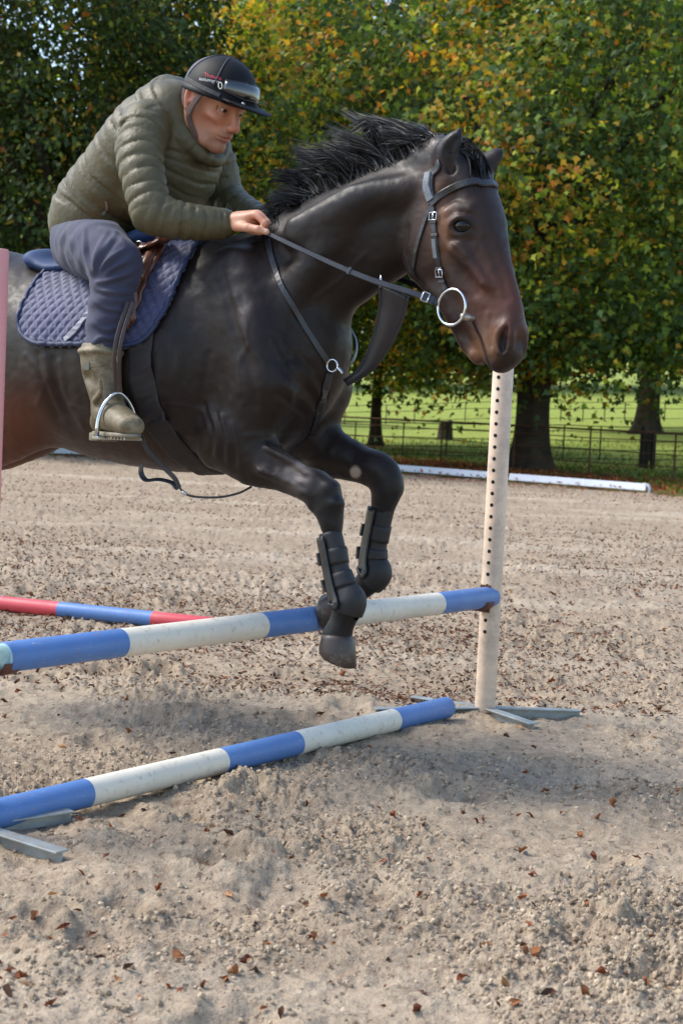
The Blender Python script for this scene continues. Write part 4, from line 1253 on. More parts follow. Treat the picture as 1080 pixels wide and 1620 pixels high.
# hooves
M_HOOF = simple('hoof_horn', srgb(58, 49, 45), .42, .4, 22, .25, 90, dirt=(srgb(130, 118, 106), 16, .52, .72))
def hoof(c0, c1, front, r0, r1):
    ax = (c1 - c0).normalized(); f = (front - ax * front.dot(ax)).normalized(); l = ax.cross(f)
    L = (c1 - c0).length; mb = MB(); n = 26; rings = []
    for t, r, dx in ((-.10, r0 * .9, 0), (0, r0 * 1.03, 0), (.08, r0 * 1.08, .003), (.5, (r0 + r1) * .54, .008), (1.0, r1 * 1.05, .015), (1.04, r1 * .98, .015), (1.02, r1 * .7, .012), (.98, r1 * .1, .008)):
        ring = []
        for k in range(n):
            a = 2 * math.pi * k / n
            ca, sa = math.cos(a), math.sin(a)
            slope = -.020 * (1 - ca) * .5 if t > .9 else .012 * (1 - ca) * .5    # heel shorter than toe
            ring.append(c0 + ax * (L * t + slope) + (f * ca * (1 if ca > 0 else .85) + l * sa * .95) * r + f * dx)
        rings.append(ring)
    mb.loft(rings); return mb.build('hoof', M_HOOF, hroot)
hoof(H(533, 1003, .155), H(524, 1044, .155), HF + Vector((0, 0, -.2)), .046, .056)
hoof(H(538, 952, -.15), H(508, 964, -.15), Vector((0, 0, -1)) + HF * .3, .046, .054)

# eyes
M_EYE = simple('horse_eye', srgb(10, 7, 6), .03, .3, 30, 0, spec=.35)
def sphere_mesh(c, r, axes, n=20, m=14):
    mb = MB(); rings = []
    for i in range(m + 1):
        th = math.pi * (i + .02) / (m + .04)
        rings.append([c + axes[2] * math.cos(th) * r[2] + (axes[0] * math.cos(2 * math.pi * k / n) * r[0] + axes[1] * math.sin(2 * math.pi * k / n) * r[1]) * math.sin(th) for k in range(n)])
    mb.loft(rings); return mb
ec = hit(728, 357)[0] - QL * .0085; es = (ec - POLL).dot(QL)
for c in (ec, mir(ec, es, QL)):
    sphere_mesh(c, (.028, .0225, .0215), (QF, QL, UP)).build('eye', M_EYE, hroot)

# mane and forelock: many fine locks
M_MANE = simple('mane_hair', srgb(19, 17, 18), .5, .35, 40, 0, 200, spec=.35)
def locks(name, specs, mat):
    """each lock is a thin tapering ribbon with its own twist"""
    g = np.random.default_rng(77); V = []; F = []
    for path, w in specs:
        b0 = len(V); N = len(path); tw = g.uniform(-1.1, 1.1)
        for i, p in enumerate(path):
            f = i / (N - 1); r = w * (1 - .9 * f * f)
            t = (path[min(i + 1, N - 1)] - path[max(i - 1, 0)]).normalized()
            a = t.cross(HL)
            if a.length < 1e-3: a = t.cross(UP)
            a.normalize(); b = t.cross(a); c = a * math.cos(tw + f) + b * math.sin(tw + f)
            V += [p + c * r, p - c * r]
        for i in range(N - 1):
            q = b0 + i * 2; F.append((q, q + 1, q + 3, q + 2))
    me = raw_mesh(name, local_to(hroot, [tuple(v) for v in V]), np.array(F), [mat], True)
    return link(name, me, hroot)
def mane():
    g = np.random.default_rng(8)
    roots = [(694, 236), (660, 250), (608, 274), (548, 303), (485, 335), (430, 366)]
    tips = [(640, 196), (584, 188), (530, 206), (478, 240), (432, 300), (408, 368)]
    specs = []
    NG = 64
    for i in range(8500):
        gi = int(g.integers(0, NG)); gg = np.random.default_rng(500 + gi)
        f = np.clip((gi + gg.random() + g.normal() * .5) / NG, 0, .999) * (len(roots) - 1); k = int(f); u = f - k
        r = np.array(roots[k]) * (1 - u) + np.array(roots[k + 1]) * u
        tp = np.array(tips[k]) * (1 - u) + np.array(tips[k + 1]) * u
        lift = gg.normal(size=2) * np.array([14, 9]); ln = gg.uniform(.6, 1.15); wave = gg.normal() * 10; sg = gg.normal() * .03
        loose = g.random()
        tp = r + (tp - r) * ln * g.uniform(.55, 1.08) + lift * (.5 + loose) + g.normal(size=2) * (3.6 + 7 * loose ** 6)
        sr = g.normal() * .011
        sr = g.normal() * .016
        P0, n0 = near(H(r[0] + g.normal() * 4, r[1] - 2 + g.normal() * 2, sr), -.004)
        q0 = P0 + n0 * g.uniform(.010, .026) + HL * (sr * .4) - HF * g.uniform(.02, .055) + UP * .006
        mid = r * .5 + tp * .5 + np.array([9 + wave * .5, -9 + wave * .7]) + g.normal(size=2) * 1.2
        P1 = H(mid[0], mid[1], sg * .5 + .010 + g.normal() * .007)
        P2 = H(tp[0], tp[1] + 5 * loose, sg + g.normal() * .010)
        path = catmull([P0, P1, P2], 5)
        for j in range(2, len(path)):
            loc_, nor_, _, _ = HBVH.find_nearest(path[j])
            dd = (path[j] - loc_).dot(nor_)
            if dd < .005: path[j] = loc_ + nor_ * .005
        specs.append((path, g.uniform(.0010, .0023)))
    locks('mane', specs, M_MANE)
    # forelock between the ears
    specs = []
    for i in range(320):
        P0 = Q(716 + g.normal() * 6, 238 + g.normal() * 4, g.normal() * .02)
        P2 = Q(748 + g.normal() * 8, 278 + g.normal() * 12, g.normal() * .026)
        P1 = (P0 + P2) / 2 + QF * .03 + UP * .02
        P0b, _ = near(P0, .002); P2b, _ = near(P2, .004); P1b, _ = near(P1, .009)
        specs.append((catmull([P0b, P1b, P2b], 4), g.uniform(.002, .004)))
    locks('forelock', specs, M_MANE)
mane()

# ------------------------------------------------------------------ the rider
def fabric(name, c, rough=.6, bump_scale=300, bump=.15, var=.2, vscale=8, sheen=.2, spec=.4, dirt=None):
    return simple(name, c, rough, var, vscale, bump, bump_scale, spec=spec, dirt=dirt, dist=.002, Sheen_Weight=sheen)
M_JACKET = simple('olive_nylon', srgb(82, 76, 54), .50, .14, 10, .5, 60, spec=.35, dist=.005)
M_TROUSER = fabric('navy_twill', srgb(54, 56, 76), .8, 400, .25, .15, 7, .1)
M_SKIN = None
def skin():
    q = NT('skin'); a = q.n('ShaderNodeVertexColor', _layer_name='Col'); co = q.coord()
    n = q.noise(co, 140, 4, .6)
    q.set(Base_Color=a.outputs[0], Roughness=.48, Specular_IOR_Level=.4, Normal=q.bump(n, .12, .001))
    q.set(Subsurface_Weight=.06, Subsurface_Radius=(.012, .005, .003), Subsurface_Scale=.6)
    return q.m
M_SKIN = skin()
RO = H(160, 400)
rroot = thing('person', Vector((RO.x, RO.y, 0)), 'rider in olive quilted jacket, navy trousers and black helmet crouched over the saddle', 'person')
def sdf_object(S, name, mat, root, smooth=2, col=None, big=True, parent=None):
    V, F = S.mesh(smooth)
    if big: V, F = keep_big(V, F)
    c = col(V) if callable(col) else col
    o = link(name, raw_mesh(name, local_to(root, V), F, [mat], True, None, c), parent or root)
    return o, V, F
def bvh_of(V, F): return BVHTree.FromPolygons([tuple(v) for v in V], [tuple(int(i) for i in f) for f in F])

# --- jacket
def puff(n, amp, ph=0.0, p=.36):
    def f(T, G):
        wob = .10 * np.sin(38 * G[1] + 9 * G[2]) + .07 * np.sin(71 * G[0] - 50 * G[2] + 30 * G[1])
        wr = .0009 * np.sin(160 * G[2] + 55 * np.sin(31 * G[0]) + 20 * G[1]) * np.sin(90 * G[0] + 40 * G[1])
        return (amp * (np.abs(np.sin(np.pi * (n * T + ph + wob))) ** p - .5) + wr).astype(np.float32)
    return f
def jacket():
    S = SDF(HO, [HF, HL, UP], (-1.0, -.40, 1.10 - HO.z), (.08, .46, 2.08 - HO.z), .0043)
    st = [(158, 352, .134, .168), (174, 322, .132, .164), (206, 285, .132, .170), (238, 246, .136, .182), (264, 212, .126, .182), (290, 186, .102, .15)]
    def pt(T, G):
        # sloping baffles; a wide hem band at the bottom
        w = 10 * T + 1.5 * G[1] + .10 * np.sin(30 * G[1]) + .08 * np.sin(45 * G[0] + 33 * G[2])
        return (.0125 * (np.abs(np.sin(np.pi * w)) ** .36 - .5) + .0010 * np.sin(70 * G[0] + 60 * G[2] + 3 * np.sin(40 * G[1])) * np.sin(50 * G[1] + 20 * G[2])).astype(np.float32)
    S.loft([H(x, y) for x, y, a, b in st], [q[2] for q in st], [q[3] for q in st], k=.02, res=6, e=2.3, mod=pt)
    # front of the chest hanging down
    S.loft([H(300, 232), H(285, 278), H(255, 320)], [.088, .090, .085], [.14, .14, .135], k=.04, mod=puff(7, .006))
    # shoulders and sleeves
    S.loft([H(228, 204, .175), H(221, 242, .228), H(229, 290, .26), H(241, 338, .272)], [.080, .068, .061, .058], [.068, .064, .058, .055], k=.022, res=6, mod=puff(8, .0100))
    S.loft([H(240, 336, .272), H(280, 348, .235), H(325, 353, .180), H(356, 354, .14)], [.058, .052, .046, .040], [.055, .050, .046, .040], k=.014, res=6, mod=puff(8, .0088))
    S.loft([H(310, 205, -.17), H(338, 260, -.22), H(352, 312, -.25)], [.08, .07, .062], k=.02, res=6, mod=puff(7, .009))
    S.loft([H(352, 312, -.25), H(385, 335, -.20), H(420, 352, -.12)], [.06, .05, .042], k=.014, res=6, mod=puff(5, .008))
    # hood bunched behind the neck, and the collar
    ring = [H(270, 144, -.02), H(264, 166, .07), H(289, 213, .09), H(325, 249, .05), H(350, 247, -.03), H(345, 195, -.085), H(302, 152, -.08), H(270, 144, -.02)]
    S.loft(ring, [.036, .040, .032, .019, .018, .028, .036, .036], k=.018, res=5, mod=puff(11, .007))
    S.loft([H(270, 138, .0), H(262, 158, .03), H(264, 180, .05)], [.034, .046, .046], [.07, .085, .08], k=.03, res=5, mod=puff(3, .006))
    # hollow for the neck
    S.loft([H(340, 190, .0), H(315, 190, .0), H(300, 200, .0)], [.075, .066, .05], [.07, .062, .05], k=.012, sub=True)
    # crease under the arm and at the elbow
    S.loft([H(258, 268, .20), H(262, 310, .235), H(258, 330, .255)], .010, k=.02, sub=True)
    S.loft([H(196, 200, .245), H(188, 250, .24), H(205, 300, .25)], .007, k=.02, sub=True)
    # waist gather and hem
    return sdf_object(S, 'jacket', M_JACKET, rroot, 1)
jk, JV, JF = jacket(); JB = bvh_of(JV, JF)
# zip pocket, cuff, hem
M_DARK = simple('dark_elastic', srgb(30, 30, 30), .7, .2, 30, .2, 200)
def strip_on(bvh, pxs, w, t, off, name, mat, parent, n=5, m=None, flat=True):
    P = []; N = []
    base = catmull([Vector((x, y, 0)) for x, y in pxs], n)
    for q in base:
        p, nn = hit(q.x, q.y, off, bvh)
        if p is None: continue
        P.append(p); N.append(nn)
    if len(P) < 2: return None
    for _ in range(2):
        P = [P[0]] + [(P[i - 1] + P[i] * 2 + P[i + 1]) / 4 for i in range(1, len(P) - 1)] + [P[-1]]
    mb = MB(); mb.strap(P, N, w, t); return mb.build(name, mat, parent)
strip_on(JB, [(168, 318), (170, 330), (163, 340)], .008, .003, .000, 'pocket_zip', simple('zip_grey', srgb(120, 122, 120), .4, metal=.6), jk)
cu = MB(); c0, c1 = H(352, 354, .142), H(361, 354, .136); d_ = (c1 - c0).normalized()
cu.tube([c0, c0.lerp(c1, .5), c1, c1 + d_ * .002], [.040, .041, .039, .030], 24); cu.build('cuff', M_DARK, jk)

# --- trousers
def trousers():
    S = SDF(HO, [HF, HL, UP], (-1.25, -.48, .82 - HO.z), (-.05, .52, 1.56 - HO.z), .0055)
    def folds(n, amp, sk=9.0):
        def f(T, G):
            a = np.sin(n * 3.0 * T + 38 * G[1] + 24 * G[2] + 2.2 * np.sin(17 * G[0] + 9 * G[2])); b = np.sin(n * 4.7 * T - 46 * G[2] + 31 * G[0] + 1.7 * np.sin(23 * G[1]))
            return (amp * (a * .6 + b * .5) * np.clip(np.sin(np.pi * np.clip(T, 0, 1)), 0, 1) ** .5).astype(np.float32)
        return f
    S.loft([H(156, 352), H(158, 380), H(160, 402)], [.112, .118, .11], [.155, .165, .165], k=.03, e=2.2)
    for s in (1, -1):
        def f(px, py, sv):
            p = H(px, py, sv); return p if s > 0 else mir(p, sv, HL)
        S.loft([f(134, 380, .115), f(145, 388, .20), f(160, 398, .275), f(182, 418, .315)], [.105, .102, .088, .076], [.10, .095, .082, .072], k=.03, res=6, mod=folds(3, .0035))
        S.loft([f(183, 418, .318), f(180, 455, .325), f(170, 505, .33), f(163, 565, .335)], [.075, .066, .060, .052], [.070, .062, .056, .050], k=.02, res=6, mod=folds(4, .0055))
    S.loft([H(148, 438, .39), H(164, 432, .40)], [.010, .004], k=.016, sub=True)
    V, F = keep_big(*S.mesh(1))
    p = proj(V); x, y = p[:, 0], p[:, 1]; s_ = (V - np.array(HO)) @ np.array(HL); h = np.zeros(len(V))
    def line(pts, w, amp):
        nonlocal h
        C = catmull([Vector((*q, 0)) for q in pts], 6); d = np.full(len(V), 1e9); tt = np.zeros(len(V))
        for i, (a, b) in enumerate(zip(C[:-1], C[1:])):
            dx, dy = b.x - a.x, b.y - a.y; t = np.clip(((x - a.x) * dx + (y - a.y) * dy) / (dx * dx + dy * dy + 1e-9), 0, 1)
            dd = np.hypot(x - a.x - t * dx, y - a.y - t * dy); tt = np.where(dd < d, (i + t) / (len(C) - 1), tt); d = np.minimum(d, dd)
        h += amp * np.exp(-(d / w) ** 2) * np.sin(np.pi * np.clip(tt * .9 + .05, 0, 1)) ** .6 * (s_ > .06)
    # creases fan out from behind the knee and from the hip
    for pl in (((150, 438), (168, 414), (196, 394)), ((152, 442), (178, 424), (208, 410)), ((153, 447), (182, 440), (212, 430)), ((149, 434), (152, 404), (168, 370)), ((146, 432), (136, 402), (134, 362)), ((151, 456), (172, 462), (206, 462)), ((149, 476), (168, 488), (198, 492)), ((146, 510), (166, 522), (192, 516)), ((130, 424), (116, 396), (110, 366)), ((146, 545), (162, 534), (186, 540)), ((150, 424), (162, 396), (184, 368)), ((104, 400), (96, 380), (98, 360)), ((160, 360), (186, 372), (204, 392))):
        line(pl, 3.6, .0075); line([(q[0] + 5, q[1] + 7) for q in pl], 3.6, -.006)
    me = raw_mesh('tmp', V, F); nrm = np.zeros(len(V) * 3, np.float32); me.vertices.foreach_get('normal', nrm); bpy.data.meshes.remove(me)
    V = V + nrm.reshape(-1, 3) * h[:, None]
    return link('trousers', raw_mesh('trousers', local_to(rroot, V), F, [M_TROUSER]), rroot), V, F
tr, TV, TF = trousers(); TB = bvh_of(TV, TF)

# --- head: own frame, turned to the viewer and bowed
HA = R(38); HP_ = R(25)
fh = Vector((math.cos(HA), -math.sin(HA), 0)); NL = Vector((-math.sin(HA), -math.cos(HA), 0))
NF = fh * math.cos(HP_) - UP * math.sin(HP_); NU = fh * math.sin(HP_) + UP * math.cos(HP_)
HS = 1.03
HC = H(337, 161, .05)
def hd(x, y, z): return HC + (NF * x + NL * y + NU * z) * HS
def head():
    S = SDF(HC, [NF, NL, NU], (-.22, -.13, -.26), (.16, .13, .17), .0026)
    k = HS
    def B(x, y, z, r, kk=.02, sub=False): S.ball(hd(x, y, z), [q * k for q in r], [NF, NL, NU], k=kk, sub=sub)
    def Lf(pts, rv, rs=None, kk=.012, sub=False, res=3): S.loft([hd(*p) for p in pts], [r * k for r in rv] if hasattr(rv, '__len__') else rv * k, None if rs is None else [r * k for r in rs], lat=NL, k=kk, sub=sub, res=res)
    B(-.012, 0, .035, (.098, .076, .088))                    # skull
    B(.032, 0, -.03, (.062, .055, .075), .03)                # face mass
    Lf([(.055, 0, -.075), (.066, 0, -.102)], [.040, .026], [.042, .026], .025)     # jaw to chin
    for s in (1, -1):
        Lf([(-.012, .052 * s, -.042), (.0, .046 * s, -.074), (.045, .026 * s, -.103)], [.022, .018, .016], None, .022)   # jaw angle
        B(.060, .038 * s, -.030, (.024, .021, .018), .02)    # cheekbone
        B(.083, .033 * s, .000, (.020, .020, .012), .010, True)    # eye socket
        Lf([(.076, .046 * s, .017), (.088, .032 * s, .020), (.093, .014 * s, .014)], .0085, None, .012)   # brow
        Lf([(.076, .043 * s, -.004), (.086, .033 * s, -.011), (.086, .020 * s, -.006)], .0045, None, .007)   # lower lid
        Lf([(.076, .043 * s, .006), (.0885, .034 * s, .009), (.087, .020 * s, .004)], .0048, None, .007)   # upper lid
        B(.106, .011 * s, -.043, (.011, .009, .009), .007)   # nose wing
        B(.110, .010 * s, -.050, (.005, .004, .004), .004, True)
        B(.056, .054 * s, -.066, (.02, .014, .022), .03, True)     # hollow cheek
        # ear
        Lf([(-.012, .076 * s, -.036), (-.020, .084 * s, -.006), (-.016, .086 * s, .020), (.002, .080 * s, .022), (.006, .075 * s, .0)], [.008, .008, .0075, .007, .005], None, .008, res=4)
        B(-.006, .082 * s, -.002, (.012, .006, .020), .008)
        B(-.004, .089 * s, .000, (.008, .006, .015), .005, True)
    Lf([(.092, 0, .012), (.102, 0, -.010), (.115, 0, -.036)], [.010, .0105, .0135], [.010, .0105, .014], .014)    # nose
    B(.088, 0, -.066, (.018, .024, .016), .015)              # mouth mound
    Lf([(.088, .022, -.073), (.101, .008, -.066), (.101, -.008, -.066), (.088, -.022, -.073)], .0052, None, .006)
    Lf([(.086, .020, -.077), (.098, 0, -.079), (.086, -.020, -.077)], .0055, None, .006)
    Lf([(.090, .025, -.0735), (.1045, 0, -.0725), (.090, -.025, -.0735)], .0025, None, .003, True)
    B(.080, 0, -.104, (.018, .020, .016), .015)              # chin
    Lf([(-.035, 0, -.05), (-.07, 0, -.115), (-.12, 0, -.19)], [.058, .056, .062], [.052, .054, .06], .03)     # neck
    skinc = np.array(srgb(184, 130, 104)[:3]); red = np.array(srgb(180, 102, 84)[:3]); lip = np.array(srgb(152, 84, 76)[:3]); hair = np.array(srgb(44, 33, 28)[:3]); stub = np.array(srgb(116, 86, 74)[:3])
    def col(V):
        q = (V - np.array(HC)) @ np.array([NF, NL, NU]).T / HS
        C = np.tile(skinc, (len(V), 1))
        def mx(c, m):
            nonlocal C; C = C * (1 - m[:, None]) + c * m[:, None]
        gs = lambda a, r: np.exp(-(((q - np.array(a)) / np.array(r)) ** 2).sum(1))
        sy = np.abs(q[:, 1])
        q2 = q.copy(); q2[:, 1] = sy
        g2 = lambda a, r: np.exp(-(((q2 - np.array(a)) / np.array(r)) ** 2).sum(1))
        mx(red, .5 * g2((.07, .042, -.035), (.04, .025, .02)) + .6 * g2((.115, 0, -.04), (.02, .02, .015)) + .7 * g2((-.01, .085, 0), (.025, .012, .03)))
        mx(stub, .75 * np.clip(g2((.075, 0, -.095), (.05, .05, .028)) + g2((.1, 0, -.06), (.02, .03, .008)), 0, 1))
        mx(lip, .85 * g2((.102, 0, -.0725), (.014, .02, .0075)))
        mx(hair, .95 * np.clip(1.3 * g2((.088, .034, .0205), (.02, .022, .0052)), 0, 1))
        mx(np.array(srgb(104, 68, 58)[:3]), .6 * np.clip(g2((.084, .034, .0), (.014, .020, .013)), 0, 1))  # shade of the eye sockets put into the skin colour
        hm = sstep(.016, .03, q[:, 2]) * sstep(.07, .03, q[:, 0]) + sstep(-.035, -.06, q[:, 0]) * sstep(-.075, -.045, q[:, 2]) * (sy < .08) + .9 * sstep(.02, .005, q[:, 0]) * sstep(-.01, .01, q[:, 2]) * (sy < .072)
        mx(hair, np.clip(hm, 0, 1))
        return C
    V, F = S.mesh(1); V, F = keep_big(V, F)
    return V, F, col(V)
HDV, HDF, HDC = head()

# --- hands: palm and five fingers closed on the rein
def hand(mirror):
    """built from pixels of the near hand; the far hand is the same shape set beside the neck"""
    s0 = .125
    S = SDF(HO, [HF, HL, UP], (-.28, .0, 1.36 - HO.z), (.24, .26, 1.66 - HO.z), .0021)
    f = lambda x, y, ds=0.0: H(x, y, s0 + ds)
    S.loft([f(345, 354), f(362, 353), f(378, 350, .0), f(398, 347, -.002)], [.027, .026, .028, .025], [.031, .031, .038, .040], k=.01)    # wrist, palm
    # knuckle row (fingers lie side by side from the viewer's side to the far side)
    for i, (ds, kx, ky, ln) in enumerate(((.028, 404, 340, 1.0), (.009, 407, 338, 1.06), (-.010, 405, 340, 1.0), (-.028, 400, 343, .85))):
        a = f(388, 344, ds * .9); b = f(kx, ky, ds); c = f(kx + 15 * ln, ky + 13 * ln, ds); d = f(kx + 7 * ln, ky + 27 * ln, ds * .9); e = f(kx - 7, ky + 26 * ln, ds * .8)
        S.loft([a, b, c], [.0105, .0112, .0094], k=.006, res=4)
        S.loft([c, d], [.0094, .0086], k=.003)
        S.loft([d, e], [.0086, .0076], k=.003)
    # thumb: leaves the near side of the palm near its base and presses on the rein
    t0, t1, t2, t3 = f(374, 358, .026), f(392, 360, .044), f(408, 363, .044), f(422, 367, .034)
    S.loft([t0, t1], [.015, .0125], k=.012); S.loft([t1, t2], [.0122, .0108], k=.004); S.loft([t2, t3], [.0108, .0088], k=.004)
    S.ball(t3 + HL * .008 + HF * .001, (.005, .002, .004), k=.002)
    V, F = S.mesh(1); V, F = keep_big(V, F)
    c = np.tile(np.array(srgb(198, 146, 120)[:3]), (len(V), 1))
    pp = proj(V)
    kn = np.exp(-((pp[:, 0] - 412) / 10) ** 2 - ((pp[:, 1] - 345) / 10) ** 2)[:, None]
    c = c * (1 - .5 * kn) + np.array(srgb(180, 110, 92)[:3]) * .5 * kn
    nail = np.exp(-((pp[:, 0] - 421) / 4) ** 2 - ((pp[:, 1] - 366) / 3.5) ** 2)[:, None]
    c = c * (1 - .6 * nail) + np.array(srgb(222, 186, 170)[:3]) * .6 * nail
    return V, F, c
NHV, NHF, NHC = hand(False)
# far hand: the near hand mirrored across the horse's middle
def mirror_w(V): 
    s_ = (V - np.array(HO)) @ np.array(HL); return V - 2 * s_[:, None] * np.array(HL)
FHV = mirror_w(NHV) + np.array(HF) * .02; FHF = NHF[:, ::-1]
# slim body under the clothes so that the figure is one
def under_body():
    S = SDF(HO, [HF, HL, UP], (-1.05, -.45, .85 - HO.z), (.05, .45, 1.75 - HO.z), .012)
    S.loft([H(160, 380), H(176, 320), H(222, 246), H(266, 205), H(300, 190)], [.09, .09, .09, .08, .05], [.13, .13, .14, .12, .05], k=.03)
    for s in (1, -1):
        def f(px, py, sv):
            p = H(px, py, sv); return p if s > 0 else mir(p, sv, HL)
        S.loft([f(140, 382, .10), f(154, 396, .25), f(182, 420, .315)], [.07, .06, .05], k=.03)
        S.loft([f(182, 420, .315), f(170, 505, .33), f(165, 600, .335), f(168, 655, .335)], [.05, .045, .035, .03], k=.02)
    S.loft([H(225, 200, .17), H(238, 336, .272), H(300, 352, .21), H(356, 354, .13)], [.05, .04, .032, .024], k=.02, res=1)
    S.loft([H(310, 210, -.16), H(352, 312, -.25), H(420, 352, -.12)], [.05, .04, .026], k=.02, res=1)
    V, F = S.mesh(1); return keep_big(V, F)
UV_, UF_ = under_body()
def join(*parts):
    V = []; F = []; C = []; n = 0
    for v, f, c in parts:
        V.append(v); F.append(f + n); C.append(c if np.ndim(c) == 2 else np.tile(c, (len(v), 1))); n += len(v)
    return np.concatenate(V), np.concatenate(F), np.concatenate(C)
bv_, bf_, bc_ = join((HDV, HDF, HDC), (NHV, NHF, NHC), (FHV, FHF, NHC), (UV_, UF_, np.array(srgb(196, 142, 116)[:3])))
rbody = link('body', raw_mesh('body', local_to(rroot, bv_), bf_, [M_SKIN], True, None, bc_), rroot)
M_EYEW = simple('eye_white', srgb(186, 178, 170), .2, .05, 10, 0); M_IRIS = simple('iris', srgb(38, 26, 20), .15, .1, 10, 0)
for s in (1, -1):
    c = hd(.0745, .033 * s, -.001)
    e = sphere_mesh(c, (.0125 * HS,) * 3, (NF, NL, NU)).build('eye', M_EYEW, rbody, org=rroot.location)
    dr = (NF + NL * (.02) - NU * .12).normalized()
    sphere_mesh(c + dr * .0068 * HS, (.0072 * HS,) * 3, (NF, NL, NU), 14, 8).build('iris', M_IRIS, rbody, org=rroot.location)

# --- helmet: shell under a dark stretch cover, peak, goggles, harness, lettering
M_SILK = simple('black_helmet_cover', srgb(9, 9, 12), .6, .2, 14, .12, 200, spec=.22)
M_LENS = simple('goggle_lens', srgb(14, 14, 18), .2, .2, 10, 0, spec=.9, Coat_Weight=.8)
M_STRAP = simple('brown_padding', srgb(96, 78, 74), .75, .15, 20, .25, 120)
def helmet():
    S = SDF(HC, [NF, NL, NU], (-.18, -.16, -.05), (.25, .16, .22), .003)
    k = HS
    S.ball(hd(.018, 0, .028), [q * k for q in (.116, .097, .106)], [NF, NL, NU], k=.01)
    # lower rolled edge
    ringp = []
    for i in range(25):
        a = 2 * math.pi * i / 24
        ringp.append(hd(.018 + .112 * math.cos(a), .0935 * math.sin(a), .020 + .010 * math.cos(a)))
    S.loft(ringp, .0095 * k, lat=NU, k=.010, res=2)
    # cut away below the edge
    bl = S.block(S.lo, S.lo + S.h * S.n)
    sl, G = bl
    cut = (.012 + .010 * (G[0] / (.11 * k))) * k - G[2]
    S.g = np.maximum(S.g, cut.astype(np.float32))
    # peak
    P = [hd(.100, 0, .030), hd(.135, 0, .033), hd(.172, 0, .034), hd(.192, 0, .032)]
    S.loft(P, [.010 * k, .0065 * k, .005 * k, .004 * k], [.074 * k, .082 * k, .066 * k, .030 * k], lat=NL, k=.008, res=5)
    return sdf_object(S, 'helmet', M_SILK, rroot, 1)
hm, MV, MF = helmet(); MBV = bvh_of(MV, MF)
def on_helmet(x, y, z, off):
    """cast from outside towards the helmet centre in head coordinates"""
    o = hd(.014, 0, .03); p = hd(x, y, z); d = (o - p).normalized()
    loc, nor, _, _ = MBV.ray_cast(p, d); 
    return (loc + nor * off, nor) if loc is not None else (p, -d)
# goggles pushed up on the front
gg = MB(); 
rows = []
for j in range(7):
    v = j / 6; row = []
    for i in range(19):
        a = R(-41 + 82 * i / 18)
        half = R(12) * (1 - .42 * abs(i - 9) / 9 - (.15 if abs(i - 9) < 1.5 else 0))
        el = R(17) + half * math.cos(math.pi * v)
        p, n_ = on_helmet(.3 * math.cos(a) * math.cos(el), .3 * math.sin(a) * math.cos(el), .04 + .3 * math.sin(el), .003 + .007 * math.sin(math.pi * v) ** .6 * (1 - .5 * abs(i - 9) / 9))
        row.append(p)
    rows.append(row)
V = [p for r in rows for p in r]; F = [(j * 19 + i, j * 19 + i + 1, (j + 1) * 19 + i + 1, (j + 1) * 19 + i) for j in range(6) for i in range(18)]
gg.add(V, F); go = gg.build('goggles', M_LENS, hm, org=rroot.location)
sm = go.modifiers.new('thick', 'SOLIDIFY'); sm.thickness = .004; sm.offset = -1
gf = MB(); outline = [rows[0][i] for i in range(19)] + [rows[6][i] for i in range(18, -1, -1)]
gf.tube(outline, .0032, 8, closed=True); gf.build('goggle_frame', simple('goggle_frame', srgb(26, 27, 32), .35), hm, org=rroot.location)
gs = MB(); P = []; N = []
for i in range(25):
    a = R(43 + 274 * i / 24); p, n_ = on_helmet(.3 * math.cos(a), .3 * math.sin(a), .045, .001); P.append(p); N.append(n_)
gs.strap(P, N, .014, .002); gs.build('goggle_strap', simple('goggle_strap', srgb(38, 39, 44), .7, .2, 40, .2, 300), hm, org=rroot.location)
# seam piping of the cover and button
M_PIPE = simple('navy_piping', srgb(26, 28, 48), .6)
for a0 in (-125, -55, 55, 125):
    pm_ = MB(); P = []
    for i in range(14):
        t = i / 13; el = R(8 + 82 * t); a = R(a0)
        p, n_ = on_helmet(-.01 + .3 * math.cos(el) * math.cos(a), .3 * math.cos(el) * math.sin(a), .05 + .3 * math.sin(el), .0005); P.append(p)
    pm_.tube(P, .0022, 6); pm_.build('seam', M_PIPE, hm, org=rroot.location)
# silver grey rear panel of the cover
rp = MB(); rows = []
for j in range(9):
    row = []
    for i in range(13):
        a = R(127 + 106 * i / 12); el = R(3 + 62 * j / 8)
        p, n_ = on_helmet(-.01 + .3 * math.cos(el) * math.cos(a), .3 * math.cos(el) * math.sin(a), .05 + .3 * math.sin(el), .0015); row.append(p)
    rows.append(row)
rp.add([p for r in rows for p in r], [(j * 13 + i, j * 13 + i + 1, (j + 1) * 13 + i + 1, (j + 1) * 13 + i) for j in range(8) for i in range(12)])
rp.build('rear_panel', simple('grey_cover_panel', srgb(58, 60, 68), .6, .15, 12, .1, 200), hm, org=rroot.location)
# padded chin harness
def harness():
    pts = [(.045, .088, .036), (.030, .089, .010), (.012, .082, -.030), (.005, .070, -.060), (.030, .040, -.105), (.040, 0, -.128), (.030, -.040, -.105), (.005, -.070, -.060), (.03, -.089, .010)]
    mb = MB(); C = catmull([hd(*p) for p in pts], 6)
    N = []
    for p in C:
        q = p - hd(.0, 0, -.04); q = q - NU * q.dot(NU) * .4; N.append(q.normalized())
    mb.strap(C, N, .020, .007); mb.build('chin_strap', M_STRAP, hm, .002, org=rroot.location)
    mb = MB(); C = catmull([hd(-.045, .082, .03), hd(-.030, .080, -.020), hd(.006, .074, -.052)], 6)
    mb.strap(C, NL, .014, .005); mb.build('rear_strap', M_STRAP, hm, org=rroot.location)
harness()
